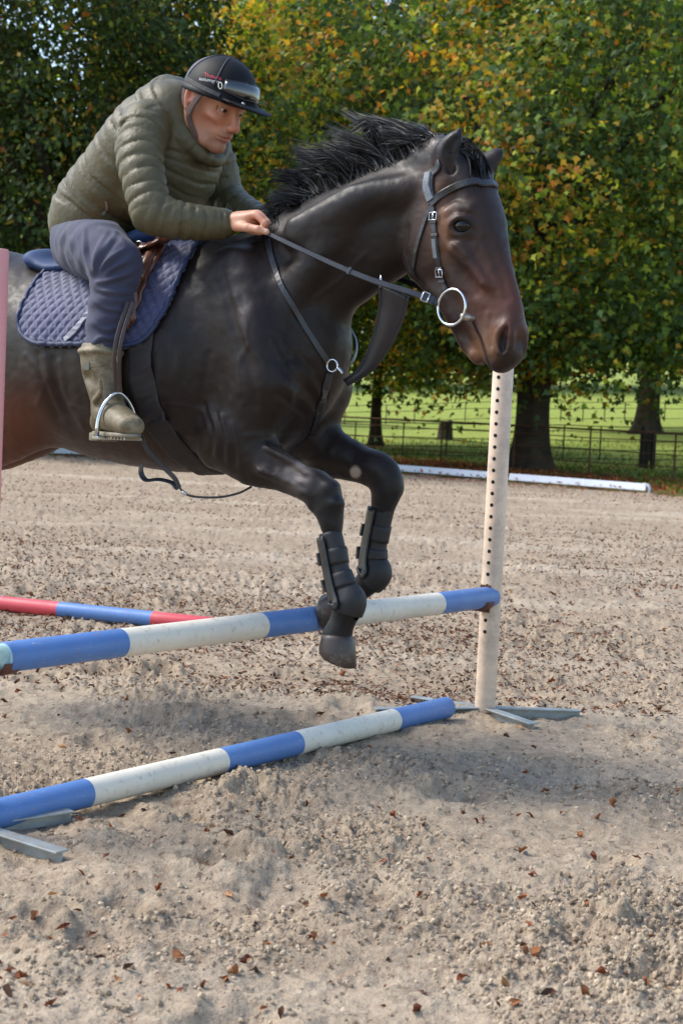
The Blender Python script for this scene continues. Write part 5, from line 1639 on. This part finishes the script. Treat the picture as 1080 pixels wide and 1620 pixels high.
# badge at the underside of the peak
bp = MB(); bp.tube([hd(.150, .040, .042), hd(.150, .044, .038)], [.006, .004], 10); bp.build('badge', simple('badge_silver', srgb(170, 170, 172), .3, metal=.8), hm, org=rroot.location)
# lettering on the side of the cover
def letter(txt, cx, cy, wpx, slope, mat, name):
    cu_ = bpy.data.curves.new(name, 'FONT'); cu_.body = txt; cu_.size = 1.0; cu_.align_x = 'CENTER'; cu_.align_y = 'CENTER'; cu_.resolution_u = 3
    to = bpy.data.objects.new(name, cu_); COL.objects.link(to)
    dg = bpy.context.evaluated_depsgraph_get(); me = bpy.data.meshes.new_from_object(to.evaluated_get(dg)); bpy.data.objects.remove(to)
    xs = [v.co.x for v in me.vertices]; sc = wpx / (max(xs) - min(xs))
    for v in me.vertices:
        x = v.co.x * sc; y = v.co.y * sc
        p, n_ = hit(cx + x - y * slope * .3, cy - y + slope * x, .0012, MBV)
        v.co = (p if p is not None else HC) - Vector(rroot.location)
    me.materials.clear(); me.materials.append(mat)
    return link(name, me, hm)
M_RTXT = simple('red_thread', srgb(190, 50, 66), .6, .1, 40, 0); M_WTXT = simple('grey_thread', srgb(190, 194, 200), .6, .1, 40, 0); M_CTXT = simple('cream_thread', srgb(222, 218, 200), .6, .1, 40, 0)
letter('Thaleria', 337, 121.5, 27, .25, M_RTXT, 'red_lettering')
letter('autumpyn', 331, 127, 31, .17, M_WTXT, 'grey_lettering')
letter('0', 348.5, 136, 7.5, .1, M_CTXT, 'cream_emblem')

# ------------------------------------------------------------------ wellington boots (worn by the rider)
M_BOOT = simple('olive_rubber', srgb(98, 87, 66), .6, .2, 9, .2, 40, dirt=(srgb(160, 146, 120), 9, .48, .7))
M_SOLE = simple('boot_sole', srgb(120, 112, 94), .6, .3, 20, .3, 60, dirt=(srgb(70, 66, 58), 25, .5, .65))
M_SILVER = simple('polished_steel', srgb(190, 192, 196), .22, .1, 20, 0, metal=1.0)
M_LEATHER = simple('black_leather', srgb(34, 35, 40), .38, .25, 25, .2, 160, spec=.55)
M_BROWN = simple('brown_leather', srgb(92, 56, 40), .32, .3, 16, .2, 120, spec=.6)
FD = Vector((math.cos(R(57)), -math.sin(R(57)), 0)); FS = Vector((-FD.y, FD.x, 0))     # direction of the near foot and its left
def boot():
    S = SDF(HO, [HF, HL, UP], (-.75, .10, .86 - HO.z), (-.02, .72, 1.26 - HO.z), .0042)
    s_ = .335
    S.loft([H(160, 560, s_), H(161, 585, s_), H(165, 610, s_), H(170, 634, s_), H(173, 652, s_)], [.060, .057, .050, .046, .047], [.058, .055, .050, .046, .046], k=.01, res=5)
    an = H(172, 655, s_)
    heel = an - FD * .045 - UP * .022
    toe = an + FD * .150 - UP * .030
    S.loft([an + UP * .005, an + FD * .04 - UP * .006, an + FD * .09 - UP * .018, toe], [.048, .046, .040, .031], [.044, .044, .046, .040], lat=FS, k=.02, res=4)
    S.ball(heel, (.034, .034, .036), k=.02)
    # rolled top edge, collapsed folds above the ankle
    ring = [H(160, 557, s_) + (HF * math.cos(a) + HL * math.sin(a)) * .0595 for a in [2 * math.pi * q / 20 for q in range(21)]]
    S.loft(ring, .0075, lat=UP, k=.006, res=1)
    S.loft([H(136, 596, s_ + .045), H(150, 612, s_ + .065), H(146, 626, s_ + .06)], [.010, .014, .010], k=.022, sub=True)
    S.loft([H(150, 640, s_ + .055), H(165, 634, s_ + .065), H(182, 640, s_ + .06)], [.008, .010, .006], k=.016, sub=True)
    S.loft([H(150, 634, s_ + .05), H(160, 618, s_ + .06), H(158, 600, s_ + .065)], [.007, .007, .004], k=.012)
    # hollow top
    S.loft([H(160, 538, s_), H(160, 566, s_)], [.047, .047], k=.004, sub=True)
    return S, an, heel, toe
Sb, b_an, b_heel, b_toe = boot()
bo, BV, BF = sdf_object(Sb, 'wellington_boot', M_BOOT, rroot, 1); BB = bvh_of(BV, BF)
V2 = mirror_w(BV); link('wellington_boot', raw_mesh('wellington_boot', local_to(rroot, V2), BF[:, ::-1], [M_BOOT]), rroot)
# sole with heel
sl = MB()
def sole_ring(z, grow):
    P = []
    for i in range(32):
        a = 2 * math.pi * i / 32; ca, sa = math.cos(a), math.sin(a)
        L = .132 if ca > 0 else .122
        wd = .046 * (1 - .18 * math.exp(-((ca + .15) / .35) ** 2)) 
        P.append(b_an + FD * (.052 + ca * L * (1 + grow)) + FS * sa * wd * (1 + grow) + UP * z)
    return P
zb = b_an.z
sl.loft([sole_ring(-.050, -.06), sole_ring(-.052, .02), sole_ring(-.060, .03), sole_ring(-.062, .0)], True)
so = sl.build('sole', M_SOLE, bo, org=rroot.location)
hb = MB(); hb.loft([[b_an + FD * (-.028 + math.cos(a) * .044) + FS * math.sin(a) * .040 + UP * z for a in [2 * math.pi * q / 22 for q in range(22)]] for z in (-.055, -.078)]); hb.build('heel', M_SOLE, bo, .003, org=rroot.location)
tc = MB()   # toe cap band and treads
for i in range(9):
    c = b_an + FD * (.055 + .014 * i) - UP * .0655
    tc.box(c, FS * (.040 - .0035 * max(0, i - 4)), FD * .0045, UP * .0035)
tc.build('tread', M_SOLE, bo, org=rroot.location)
strip_on(BB, [(134, 580), (146, 577), (160, 576), (170, 572)], .014, .003, .0, 'buckle_strap', M_BOOT, bo)
bk = MB(); p, n_ = hit(139, 579, .004, BB); bk.box(p, HF * .010, UP * .011, n_ * .0015); bk.build('buckle', simple('dull_buckle', srgb(96, 96, 90), .4, metal=.6), bo, org=rroot.location)
p, n_ = hit(183, 568, .001, BB); tg = MB()
tg.tube([p, p + n_ * .0015], [.010, .009], 14); tg.build('round_badge', simple('boot_badge', srgb(196, 192, 176), .5, .2, 120), bo, org=rroot.location)

# ------------------------------------------------------------------ saddle pad
ZC = H(190, 585).z
def uphi(p):
    q = Vector(p) - HO; u = q.dot(HF); return u, math.atan2(p[2] - ZC, q.dot(HL))
def wrap(u, phi, off=0.0):
    """point of the trunk at length u and angle phi round the barrel"""
    c = HO + HF * u; c.z = ZC
    d = HL * math.cos(phi) + UP * math.sin(phi)
    loc, nor, _, _ = HBVH.ray_cast(c + d * .75, -d)
    if loc is None: loc, nor = c + d * .3, d
    return loc + nor * off, nor
def edge_table(pxs):
    T = [uphi(hit(x, y)[0]) for x, y in pxs]
    T.sort(key=lambda t: t[1]); return [t[1] for t in T], [t[0] for t in T]
rear = edge_table([(92, 424), (72, 436), (52, 462), (38, 490), (33, 508), (36, 526), (46, 540), (58, 546)])
front = edge_table([(318, 385), (304, 408), (290, 434), (277, 464), (264, 492), (250, 516), (236, 534), (222, 545), (212, 549)])
PMIN = max(rear[0][0], front[0][0]) - .01
def quilt_mat(name, c):
    q = NT(name); co = q.coord(); n = q.noise(co, 420, 3, .6); n2 = q.noise(co, 9, 4, .6)
    col = q.ramp(n2, [(.3, tuple(x * .85 for x in c[:3])), (.7, tuple(min(1, x * 1.15) for x in c[:3]))])
    q.set(Base_Color=col, Roughness=.62, Specular_IOR_Level=.4, Sheen_Weight=.35, Normal=q.bump(n, .2, .001)); return q.m
M_PAD = quilt_mat('navy_quilt', srgb(58, 61, 94)); M_BIND = simple('navy_binding', srgb(32, 44, 76), .6, .15, 40, .2, 300)
spad = thing('saddle_pad', Vector((RO.x, RO.y, 0)), 'navy blue diamond quilted saddle pad under the rider leg', 'saddle pad')
def pad():
    NP, NU_ = 250, 150
    V = np.zeros((NP, NU_, 3)); 
    phis = np.linspace(PMIN, math.pi - PMIN, NP)
    for i, ph in enumerate(phis):
        pe = min(ph, math.pi - ph)
        u0 = np.interp(pe, *rear); u1 = np.interp(pe, *front)
        if pe < PMIN + .05:
            t = max(0, (pe - PMIN) / .05); u0 += .02 * (1 - math.sqrt(t)) ; u1 -= .02 * (1 - math.sqrt(t))
        for j in range(NU_):
            f = j / (NU_ - 1)
            # grid points only every few columns are cast, the rest follow linearly
            V[i, j, 0] = u0 + (u1 - u0) * f
    out = np.zeros((NP, NU_, 3)); P = .036
    cols = list(range(0, NU_, 6)) + [NU_ - 1]
    for i, ph in enumerate(phis):
        if i % 5 and i != NP - 1: continue
        for j in cols:
            p, n = wrap(V[i, j, 0], ph, .010); out[i, j] = p
        for k in range(3): out[i, :, k] = np.interp(np.arange(NU_), cols, out[i, cols, k])
    rows = [i for i in range(NP) if i % 5 == 0 or i == NP - 1]
    for j in range(NU_):
        for k in range(3): out[:, j, k] = np.interp(np.arange(NP), rows, out[rows, j, k])
    # smooth lightly, then raise the quilted diamonds
    for _ in range(4):
        o = out.copy(); o[1:-1] = (out[:-2] + 2 * out[1:-1] + out[2:]) / 4; o[:, 1:-1] = (o[:, :-2] + 2 * o[:, 1:-1] + o[:, 2:]) / 4; out = o
    du = np.gradient(out, axis=1); dv = np.gradient(out, axis=0); N = np.cross(du, dv); N /= np.linalg.norm(N, axis=2, keepdims=True)
    c = np.array(HO); c[2] = ZC
    if ((out - c) * N).sum(2).mean() < 0: N = -N
    arc = np.cumsum(np.linalg.norm(np.diff(out, axis=0, prepend=out[:1]), axis=2), 0).mean(1)
    A = arc[:, None] + np.zeros((NP, NU_)); U_ = V[:, :, 0]
    a = np.abs(np.sin(np.pi * (U_ + A * .8) / P)); b = np.abs(np.sin(np.pi * (U_ - A * .8) / P))
    hq = .0075 * (np.minimum(a, b) ** .55)
    out = out + N * hq[:, :, None]
    idx = np.arange(NP * NU_).reshape(NP, NU_)
    F = np.stack([idx[:-1, :-1], idx[:-1, 1:], idx[1:, 1:], idx[1:, :-1]], -1).reshape(-1, 4)
    o = link('quilted_panel', raw_mesh('quilted_panel', local_to(spad, out.reshape(-1, 3)), F, [M_PAD]), spad)
    m = o.modifiers.new('thick', 'SOLIDIFY'); m.thickness = .012; m.offset = -1
    if ((out - c) * np.cross(du, dv)).sum() > 0: pass
    ed = [out[0, j] for j in range(NU_)] + [out[i, -1] for i in range(NP)] + [out[-1, j] for j in range(NU_ - 1, -1, -1)] + [out[i, 0] for i in range(NP - 1, -1, -1)]
    mb = MB(); mb.tube([Vector(p) for p in ed[::3]], .0075, 8, closed=True); mb.build('binding', M_BIND, spad)
    return out
PADG = pad()
padF = []
NPg, NUg = PADG.shape[:2]
idx = np.arange(NPg * NUg).reshape(NPg, NUg)
PADB = BVHTree.FromPolygons([tuple(p) for p in PADG.reshape(-1, 3)], [tuple(int(v) for v in f) for f in np.stack([idx[:-1, :-1], idx[:-1, 1:], idx[1:, 1:], idx[1:, :-1]], -1).reshape(-1, 4)])
strip_on(PADB, [(104, 538), (122, 520), (140, 496), (150, 480)], .020, .003, .003, 'girth_loop', simple('grey_webbing', srgb(120, 124, 136), .6, .15, 60, .2, 300), spad)

# ------------------------------------------------------------------ saddle
sad = thing('saddle', Vector((RO.x, RO.y, 0)), 'brown leather saddle with blue seat cover under the rider', 'saddle')
def saddle():
    S = SDF(HO, [HF, HL, UP], (-.95, -.34, 1.28 - HO.z), (-.05, .36, 1.62 - HO.z), .006)
    S.loft([H(98, 420), H(130, 432), H(180, 420), H(232, 388), H(258, 372)], [.040, .030, .034, .045, .040], [.16, .17, .15, .11, .075], k=.02, res=5)
    S.ball(H(92, 416), (.05, .15, .035), k=.03)
    o, V, F = sdf_object(S, 'seat', simple('blue_seat_cover', srgb(40, 62, 100), .7, .2, 10, .2, 200), sad, 2)
    # flap: a sheet lying on the pad
    L = [(176, 420), (172, 455), (180, 495), (192, 520)]; Rr = [(282, 360), (262, 398), (236, 446), (214, 515)]
    rows = []
    Lc = catmull([Vector((*p, 0)) for p in L], 6); Rc = catmull([Vector((*p, 0)) for p in Rr], 6)
    for a, b in zip(Lc, Rc):
        row = []
        for j in range(15):
            q = a.lerp(b, j / 14); p, n = hit(q.x, q.y, .014 + .010 * math.sin(math.pi * j / 14), PADB)
            if p is None:
                p, n = hit(q.x, q.y, .030, HBVH)
            row.append(p if p is not None else H(q.x, q.y, .2))
        rows.append(row)
    mb = MB(); mb.add([p for r in rows for p in r], [(i * 15 + j, i * 15 + j + 1, (i + 1) * 15 + j + 1, (i + 1) * 15 + j) for i in range(len(rows) - 1) for j in range(14)])
    f = mb.build('flap', M_BROWN, sad); m = f.modifiers.new('thick', 'SOLIDIFY'); m.thickness = .006; m.offset = 0
    # pommel fittings
    st = MB(); p, n = hit(226, 402, .03, PADB)
    if p is None: p, n = H(226, 402, .25), HL
    st.tube([p + (HF * math.cos(a) + UP * math.sin(a)) * .014 for a in [2 * math.pi * q / 16 for q in range(16)]], .003, 8, closed=True); st.build('dee_ring', M_SILVER, sad)
    kr = MB(); P = [hit(x, y, .022, PADB)[0] or H(x, y, .25) for x, y in ((262, 372), (250, 398), (236, 425), (226, 448))]
    kr.tube(catmull(P, 5), [.012 + .006 * math.sin(math.pi * i / 15) for i in range(16)], 12); kr.build('knee_roll', M_BROWN, sad)
saddle()
# girth with its loose strap
gir = thing('girth', Vector((RO.x, RO.y, 0)), 'dark girth round the horse belly with a loose strap hanging down', 'girth')
def girth():
    mb = MB(); P = []; N = []
    u0, ph0 = uphi(hit(222, 545)[0]); 
    for i in range(60):
        ph = ph0 + .25 - (ph0 + .25 + math.pi + ph0 + .2) * i / 59
        u = u0 + .075 * (1 - math.cos(min(1, i / 30) * math.pi)) / 2
        p, n = wrap(u, ph, .002); P.append(p); N.append(n)
    mb.strap(P, N, .075, .007); mb.build('band', simple('girth_web', srgb(34, 28, 28), .7, .25, 40, .25, 300), gir)
    ls = MB(); path = catmull([H(224, 690, .30), H(234, 712, .29), H(258, 738, .27), H(276, 756, .26), H(284, 772, .255)], 8)
    ls.strap(path, HL + HF * .3, .014, .003); ls.build('loose_strap', M_LEATHER, gir)
    ls = MB(); path = catmull([H(224, 734, .28), H(224, 750, .28), H(232, 760, .28), H(252, 759, .27), H(272, 764, .26), H(282, 774, .255)], 8)
    ls.strap(path, UP + HL * .6, .016, .003); ls.build('strap_end', M_LEATHER, gir)
    ls = MB(); path = catmull([H(282, 770, .255), H(300, 784, .25), H(340, 787, .22), H(375, 781, .18), H(398, 770, .15)], 8)
    ls.tube(path, .0032, 8); ls.build('cord', M_LEATHER, gir)
    bk = MB(); c = H(288, 777, .257); d = (H(298, 784, .25) - c).normalized()
    bk.tube([c, c + d * .012, c + d * .022], [.004, .005, .002], 8); bk.build('clip', M_SILVER, gir)
girth()
# stirrup
stir = thing('stirrup', Vector((RO.x, RO.y, 0)), 'steel stirrup iron on brown leathers holding the olive boot', 'stirrup')
M_STRAPB = simple('dark_brown_leather', srgb(58, 42, 38), .45, .3, 16, .2, 120)
def stirrup():
    c = b_an + FD * .060 - UP * .064
    w_ = FS * .060
    arch = []
    for i in range(25):
        a = math.pi * i / 24
        x = math.cos(a); z = math.sin(a)
        arch.append(c + w_ * x * (1 - .25 * z ** 3) + UP * (.125 * z ** .8))
    mb = MB(); mb.tube(arch, [.0068 - .0022 * math.sin(math.pi * i / 24) for i in range(25)], 10); mb.build('iron', M_SILVER, stir)
    mb = MB(); mb.box(c - UP * .003, FS * .066, FD * .019, UP * .0045); mb.build('tread', M_SILVER, stir, .002)
    top = c + UP * .127
    a0 = H(206, 478, .345)
    for dx in (-.008, .010):
        mb = MB(); mb.strap(catmull([a0 + HF * dx, a0.lerp(top, .5) + HF * dx + HL * .03, top + HF * dx * .6 + HL * .004], 6), HF * .8 + HL, .011, .0035); mb.build('leather', M_STRAPB, stir)
stirrup()

# ------------------------------------------------------------------ bridle, reins, martingale
bri = thing('bridle', Vector((POLL.x, POLL.y, 0)), 'black leather bridle with steel ring bit on the horse head', 'bridle')
def bridle():
    def near_strip(pts, w, t, off, name, n=6, mat=M_LEATHER, free=None):
        P = []; N = []
        for i, q in enumerate(catmull(pts, n)):
            p, nn = near(q, off)
            if free and free[0] * n <= i <= free[1] * n: p = q
            P.append(p); N.append(nn)
        mb = MB(); mb.strap(P, N, w, t); return mb.build(name, mat, bri)
    # headpiece over the poll
    a = [hit(685, 322)[0], hit(679, 300)[0], hit(682, 278)[0], hit(692, 262)[0]]
    c = [Vector(p) for p in a]
    over = [c[3] + UP * .012 - QL * .03 - QF * .022, Q(697, 238, 0) + UP * .01]
    far = [mir(p, (p - POLL).dot(QL), QL) for p in reversed(a)]
    hp_ = near_strip(c + over + [mir(over[0], (over[0] - POLL).dot(QL), QL)] + far, .030, .006, .002, 'headpiece', free=(3.2, 6.8))
    pd_ = MB(); P = []; N = []
    for q in catmull([Vector((684, 318, 0)), Vector((677, 296, 0)), Vector((680, 274, 0))], 6):
        p, nn = hit(q.x, q.y, .007); P.append(p); N.append(nn)
    pd_.strap(P, N, .024, .006); pd_.build('headpiece_pad', simple('leather_highlight', srgb(98, 104, 112), .4, .2, 25, .15, 150), hp_, .003, org=bri.location)  # padding; its pale grey paints the highlight on the black leather
    # browband
    bp_ = [hit(x, y)[0] for x, y in ((683, 324), (697, 309), (715, 298), (735, 291), (752, 288), (764, 291))]
    e = bp_[-1]; bf_ = [mir(p, (p - POLL).dot(QL), QL) for p in reversed(bp_[:4])]
    near_strip(bp_ + bf_[1:], .020, .007, .002, 'browband')
    near_strip([hit(x, y)[0] for x, y in ((682, 324), (674, 345), (665, 372), (657, 402), (654, 424), (656, 434))], .012, .003, .003, 'throat_lash')
    ck = near_strip([hit(x, y)[0] for x, y in ((684, 326), (686, 350), (689, 385), (693, 415), (699, 440), (705, 458))], .015, .004, .002, 'cheekpiece')
    for px, py in ((686, 352), (688, 372), (695, 424), (700, 445)):
        p, n = hit(px, py, .004); k = MB(); k.box(p, QF * .011, UP * .004, n * .004); k.build('keeper', M_LEATHER, bri, .001)
    for px, py in ((687, 343), (697, 432)):
        p, n = hit(px, py, .008); k = MB(); tn = (UP - n * UP.dot(n)).normalized(); sd_ = n.cross(tn)
        k.tube([p + sd_ * .012 * x + tn * .010 * y for x, y in ((-1, -1), (1, -1), (1, 1), (-1, 1))], .0022, 6, closed=True); k.tube([p - tn * .01, p + tn * .01], .0016, 6); k.build('buckle', M_SILVER, ck, org=bri.location)
    p, n = hit(688, 400, .006); k = MB(); k.strap([hit(x, y, .007)[0] for x, y in ((687, 378), (688, 392), (690, 408))], n, .011, .002); k.build('strap_tip', simple('pale_leather', srgb(110, 116, 122), .35), bri)
bridle()
RC = Q(714, 486, .082)
def bit():
    b_ = thing('bit', Vector((RC.x, RC.y, RC.z)), 'loose ring steel snaffle bit at the horse mouth', 'bit')
    n_ax = (QL + QF * .05).normalized()
    mb = MB(); mb.tube([RC + (QF * math.cos(a) + UP * math.sin(a)) * .0475 for a in [2 * math.pi * q / 40 for q in range(40)]], .0042, 10, closed=True); mb.build('ring', M_SILVER, b_)
    mb = MB(); p0 = Q(728, 500, .082); p1, _ = hit(750, 503, -.012)
    mb.tube(catmull([p0, p0.lerp(p1, .35), p0.lerp(p1, .7), p1], 4), [.006, .0085, .010, .0105, .011, .0115, .011, .0105, .010, .0095, .009, .0085, .008], 12); mb.build('mouthpiece', simple('satin_steel', srgb(168, 164, 156), .35, .15, 20, 0, metal=.9), b_)
bit()
HANDP = H(424, 370, .155)
rein = thing('reins', Vector((RC.x, RC.y, 0)), 'black leather reins running from the bit ring to the rider hand', 'reins')
def reins():
    e = RC - QF * .046 * 1.0 + UP * .012
    path = [e, e.lerp(HANDP, .12) + HL * .012, e.lerp(HANDP, .4) + HL * .02 - UP * .010, e.lerp(HANDP, .75) + HL * .01 - UP * .006, HANDP, H(412, 366, .145)]
    P = catmull(path, 8); mb = MB(); nrm = []
    for i, p in enumerate(P):
        nrm.append((HL + UP * .35 + HF * .2 * math.sin(i * .25)).normalized())
    mb.strap(P, nrm, [.019 - .006 * min(1, i / 30) for i in range(len(P))], .004); mb.build('near_rein', M_LEATHER, rein)
    for f in (2, 4, 6, 18):
        p = P[f]; t = (P[f + 1] - P[f - 1]).normalized(); k = MB(); k.box(p + nrm[f] * .002, t * (.004 if f != 4 else .012), nrm[f] * .0045, t.cross(nrm[f]) * .0115); k.build('keeper', M_LEATHER, rein, .001)
    p = P[5]; t = (P[6] - P[4]).normalized(); sd_ = t.cross(nrm[5]); k = MB()
    k.tube([p + nrm[5] * .006 + t * .009 * x + sd_ * .013 * y for x, y in ((-1, -1), (1, -1), (1, 1), (-1, 1))], .0022, 6, closed=True); k.build('buckle', M_SILVER, rein)
    # far rein, mirrored
    P2 = [mir(p, (p - HO).dot(HL), HL) + HF * .02 for p in P]
    e2 = mir(RC, (RC - POLL).dot(QL), QL)
    P2 = catmull([e2, P2[20], P2[-1]], 10); mb = MB(); mb.strap(P2, -HL, .016, .004); mb.build('far_rein', M_LEATHER, rein)
    # buckle end hanging over the withers
    mb = MB(); pl = catmull([H(412, 372, .14), H(404, 384, .11), H(392, 380, .02), H(404, 376, -.08), H(418, 368, -.12)], 7); mb.strap(pl, UP, .014, .004); mb.build('rein_loop', M_LEATHER, rein)
    return P
REINP = reins()
mart = thing('breastplate', Vector((HO.x, HO.y, 0)), 'black bib martingale and breast strap across the horse neck', 'martingale')
def martingale():
    strip_on(HBVH, [(424, 380), (429, 405), (442, 445), (462, 482), (484, 520), (504, 552), (518, 574)], .017, .004, .003, 'neck_strap', M_LEATHER, mart, 6)
    p0, n0 = hit(521, 578, .006)
    rc_ = p0 + HF * .012 + HL * .012
    mb = MB(); mb.tube([rc_ + (HF * math.cos(a) + UP * math.sin(a)) * .017 for a in [2 * math.pi * q / 24 for q in range(24)]], .0028, 8, closed=True); mb.build('ring', M_SILVER, mart)
    strip_on(HBVH, [(520, 590), (514, 615), (506, 645), (498, 672), (490, 690)], .022, .004, .003, 'breast_strap', M_LEATHER, mart, 6)
    k = MB(); k.tube(catmull([rc_ + HF * .014 - UP * .004, rc_ + HF * .026 - UP * .012, rc_ + HF * .034 - UP * .022], 5), [.003, .004, .005, .005, .005, .005, .005, .005, .004, .004, .003], 8); k.build('snap_hook', M_SILVER, mart)
    # leather bib between the reins
    L = [(601, 448), (600, 490), (586, 545), (566, 585), (544, 602)]; Rr = [(646, 470), (634, 512), (612, 555), (585, 588), (549, 609)]
    Lc = catmull([Vector((*p, 0)) for p in L], 7); Rc = catmull([Vector((*p, 0)) for p in Rr], 7); rows = []
    sr = lambda q: .115 - .085 * (q.y - 448) / 160
    for i, (a, b) in enumerate(zip(Lc, Rc)):
        row = []
        for j in range(9):
            q = a.lerp(b, j / 8); row.append(H(q.x, q.y, sr(q) + .012 * math.sin(math.pi * j / 8)))
        rows.append(row)
    mb = MB(); mb.add([p for r in rows for p in r], [(i * 9 + j, i * 9 + j + 1, (i + 1) * 9 + j + 1, (i + 1) * 9 + j) for i in range(len(rows) - 1) for j in range(8)])
    o = mb.build('bib', M_LEATHER, mart); m = o.modifiers.new('thick', 'SOLIDIFY'); m.thickness = .005; m.offset = 0
    ed = MB(); ed.tube([r[0] for r in rows], .0042, 7); ed.build('bib_edge', M_LEATHER, mart)
    ed = MB(); ed.tube([r[-1] for r in rows], .0042, 7); ed.build('bib_edge', M_LEATHER, mart)
    rr = rows[0][0] + UP * .004
    ring = MB(); ring.tube([rr + (HL * math.cos(a) * .7 + HF * math.cos(a) * .5 + UP * math.sin(a)) * .018 for a in [2 * math.pi * q / 20 for q in range(20)]], .0026, 8, closed=True); ring.build('ring', M_SILVER, mart)
    fs_ = MB(); fs_.strap(catmull([H(548, 512, -.10), H(562, 540, -.10), H(558, 568, -.06), H(536, 590, .0)], 7), HF, .016, .004); fs_.build('far_strap', M_LEATHER, mart)
martingale()

# ------------------------------------------------------------------ tendon boots on the forelegs
M_NEO = simple('black_neoprene', srgb(24, 24, 27), .6, .25, 20, .2, 200)
M_SHELL = simple('tendon_shell', srgb(38, 39, 43), .35, .3, 14, .1, 80, dirt=(srgb(90, 86, 80), 22, .55, .8))
def tendon(name, label, axis, a, side):
    """axis: (px, py, radius) down the leg in the plane s = a"""
    root = thing(name, H(axis[0][0], axis[0][1], a), label, 'tendon boot', 'tendon boots on the forelegs')
    pts = [H(x, y, a) for x, y, r in axis]; P = catmull(pts, 5)
    rs_ = np.interp(np.linspace(0, len(axis) - 1, len(P)), range(len(axis)), [r for _, _, r in axis])
    n = 28
    def rings(grow, t0, t1, amin, amax):
        rr = []
        i0, i1 = int(t0 * (len(P) - 1)), int(t1 * (len(P) - 1))
        for i in range(i0, i1 + 1):
            t = (P[min(i + 1, len(P) - 1)] - P[max(i - 1, 0)]).normalized(); l = (HL - t * HL.dot(t)).normalized(); f = l.cross(t)
            if f.dot(HF) < 0: f = -f
            k = (i - i0) / max(1, i1 - i0)
            e = .85 + .15 * math.sin(math.pi * k) ** .5 if grow > .004 else 1
            rr.append([P[i] + (f * math.cos(q) + l * math.sin(q) * .9) * (rs_[i] + grow * (1 if grow < .004 else e)) for q in np.linspace(amin, amax, n)])
        return rr
    full = 2 * math.pi * (1 - 1 / n)
    mb = MB(); mb.loft(rings(.0, 0, 1, 0, full), True); mb.build('sleeve', M_NEO, root)
    # hard shell behind the tendon and over the fetlock
    mb = MB(); rr = rings(.006, .04, .98, R(95), R(262)); k = len(rr[0])
    mb.add([p for r in rr for p in r], [(i * k + j, i * k + j + 1, (i + 1) * k + j + 1, (i + 1) * k + j) for i in range(len(rr) - 1) for j in range(k - 1)])
    o = mb.build('shell', M_SHELL, root); m = o.modifiers.new('thick', 'SOLIDIFY'); m.thickness = .005; m.offset = 1
    for t0 in (.22, .46):
        mb = MB(); mb.loft(rings(.0035, t0, t0 + .16, 0, full), True, smooth=True); mb.build('strap', M_NEO, root)
    for t0 in (.24, .48):
        i = int((t0 + .07) * (len(P) - 1)); t = (P[i + 1] - P[i - 1]).normalized(); l = (HL - t * HL.dot(t)).normalized(); f = l.cross(t)
        if f.dot(HF) < 0: f = -f
        c = P[i] - f * (rs_[i] + .012) * .92 + l * rs_[i] * .35
        mb = MB(); mb.box(c, t * .018, f * .004, l * .014); mb.build('strap_tab', M_SHELL, root, .002)
    return root
tendon('tendon_boot', 'scuffed black tendon boot on the nearer foreleg above the lower hoof', [(522, 842, .033), (528, 868, .033), (534, 900, .033), (543, 930, .039), (552, 950, .050), (548, 968, .047)], .155, 1)
tendon('tendon_boot', 'black tendon boot on the farther foreleg', [(606, 800, .036), (600, 830, .034), (594, 862, .034), (592, 885, .038), (595, 906, .049), (584, 920, .046)], -.15, -1)
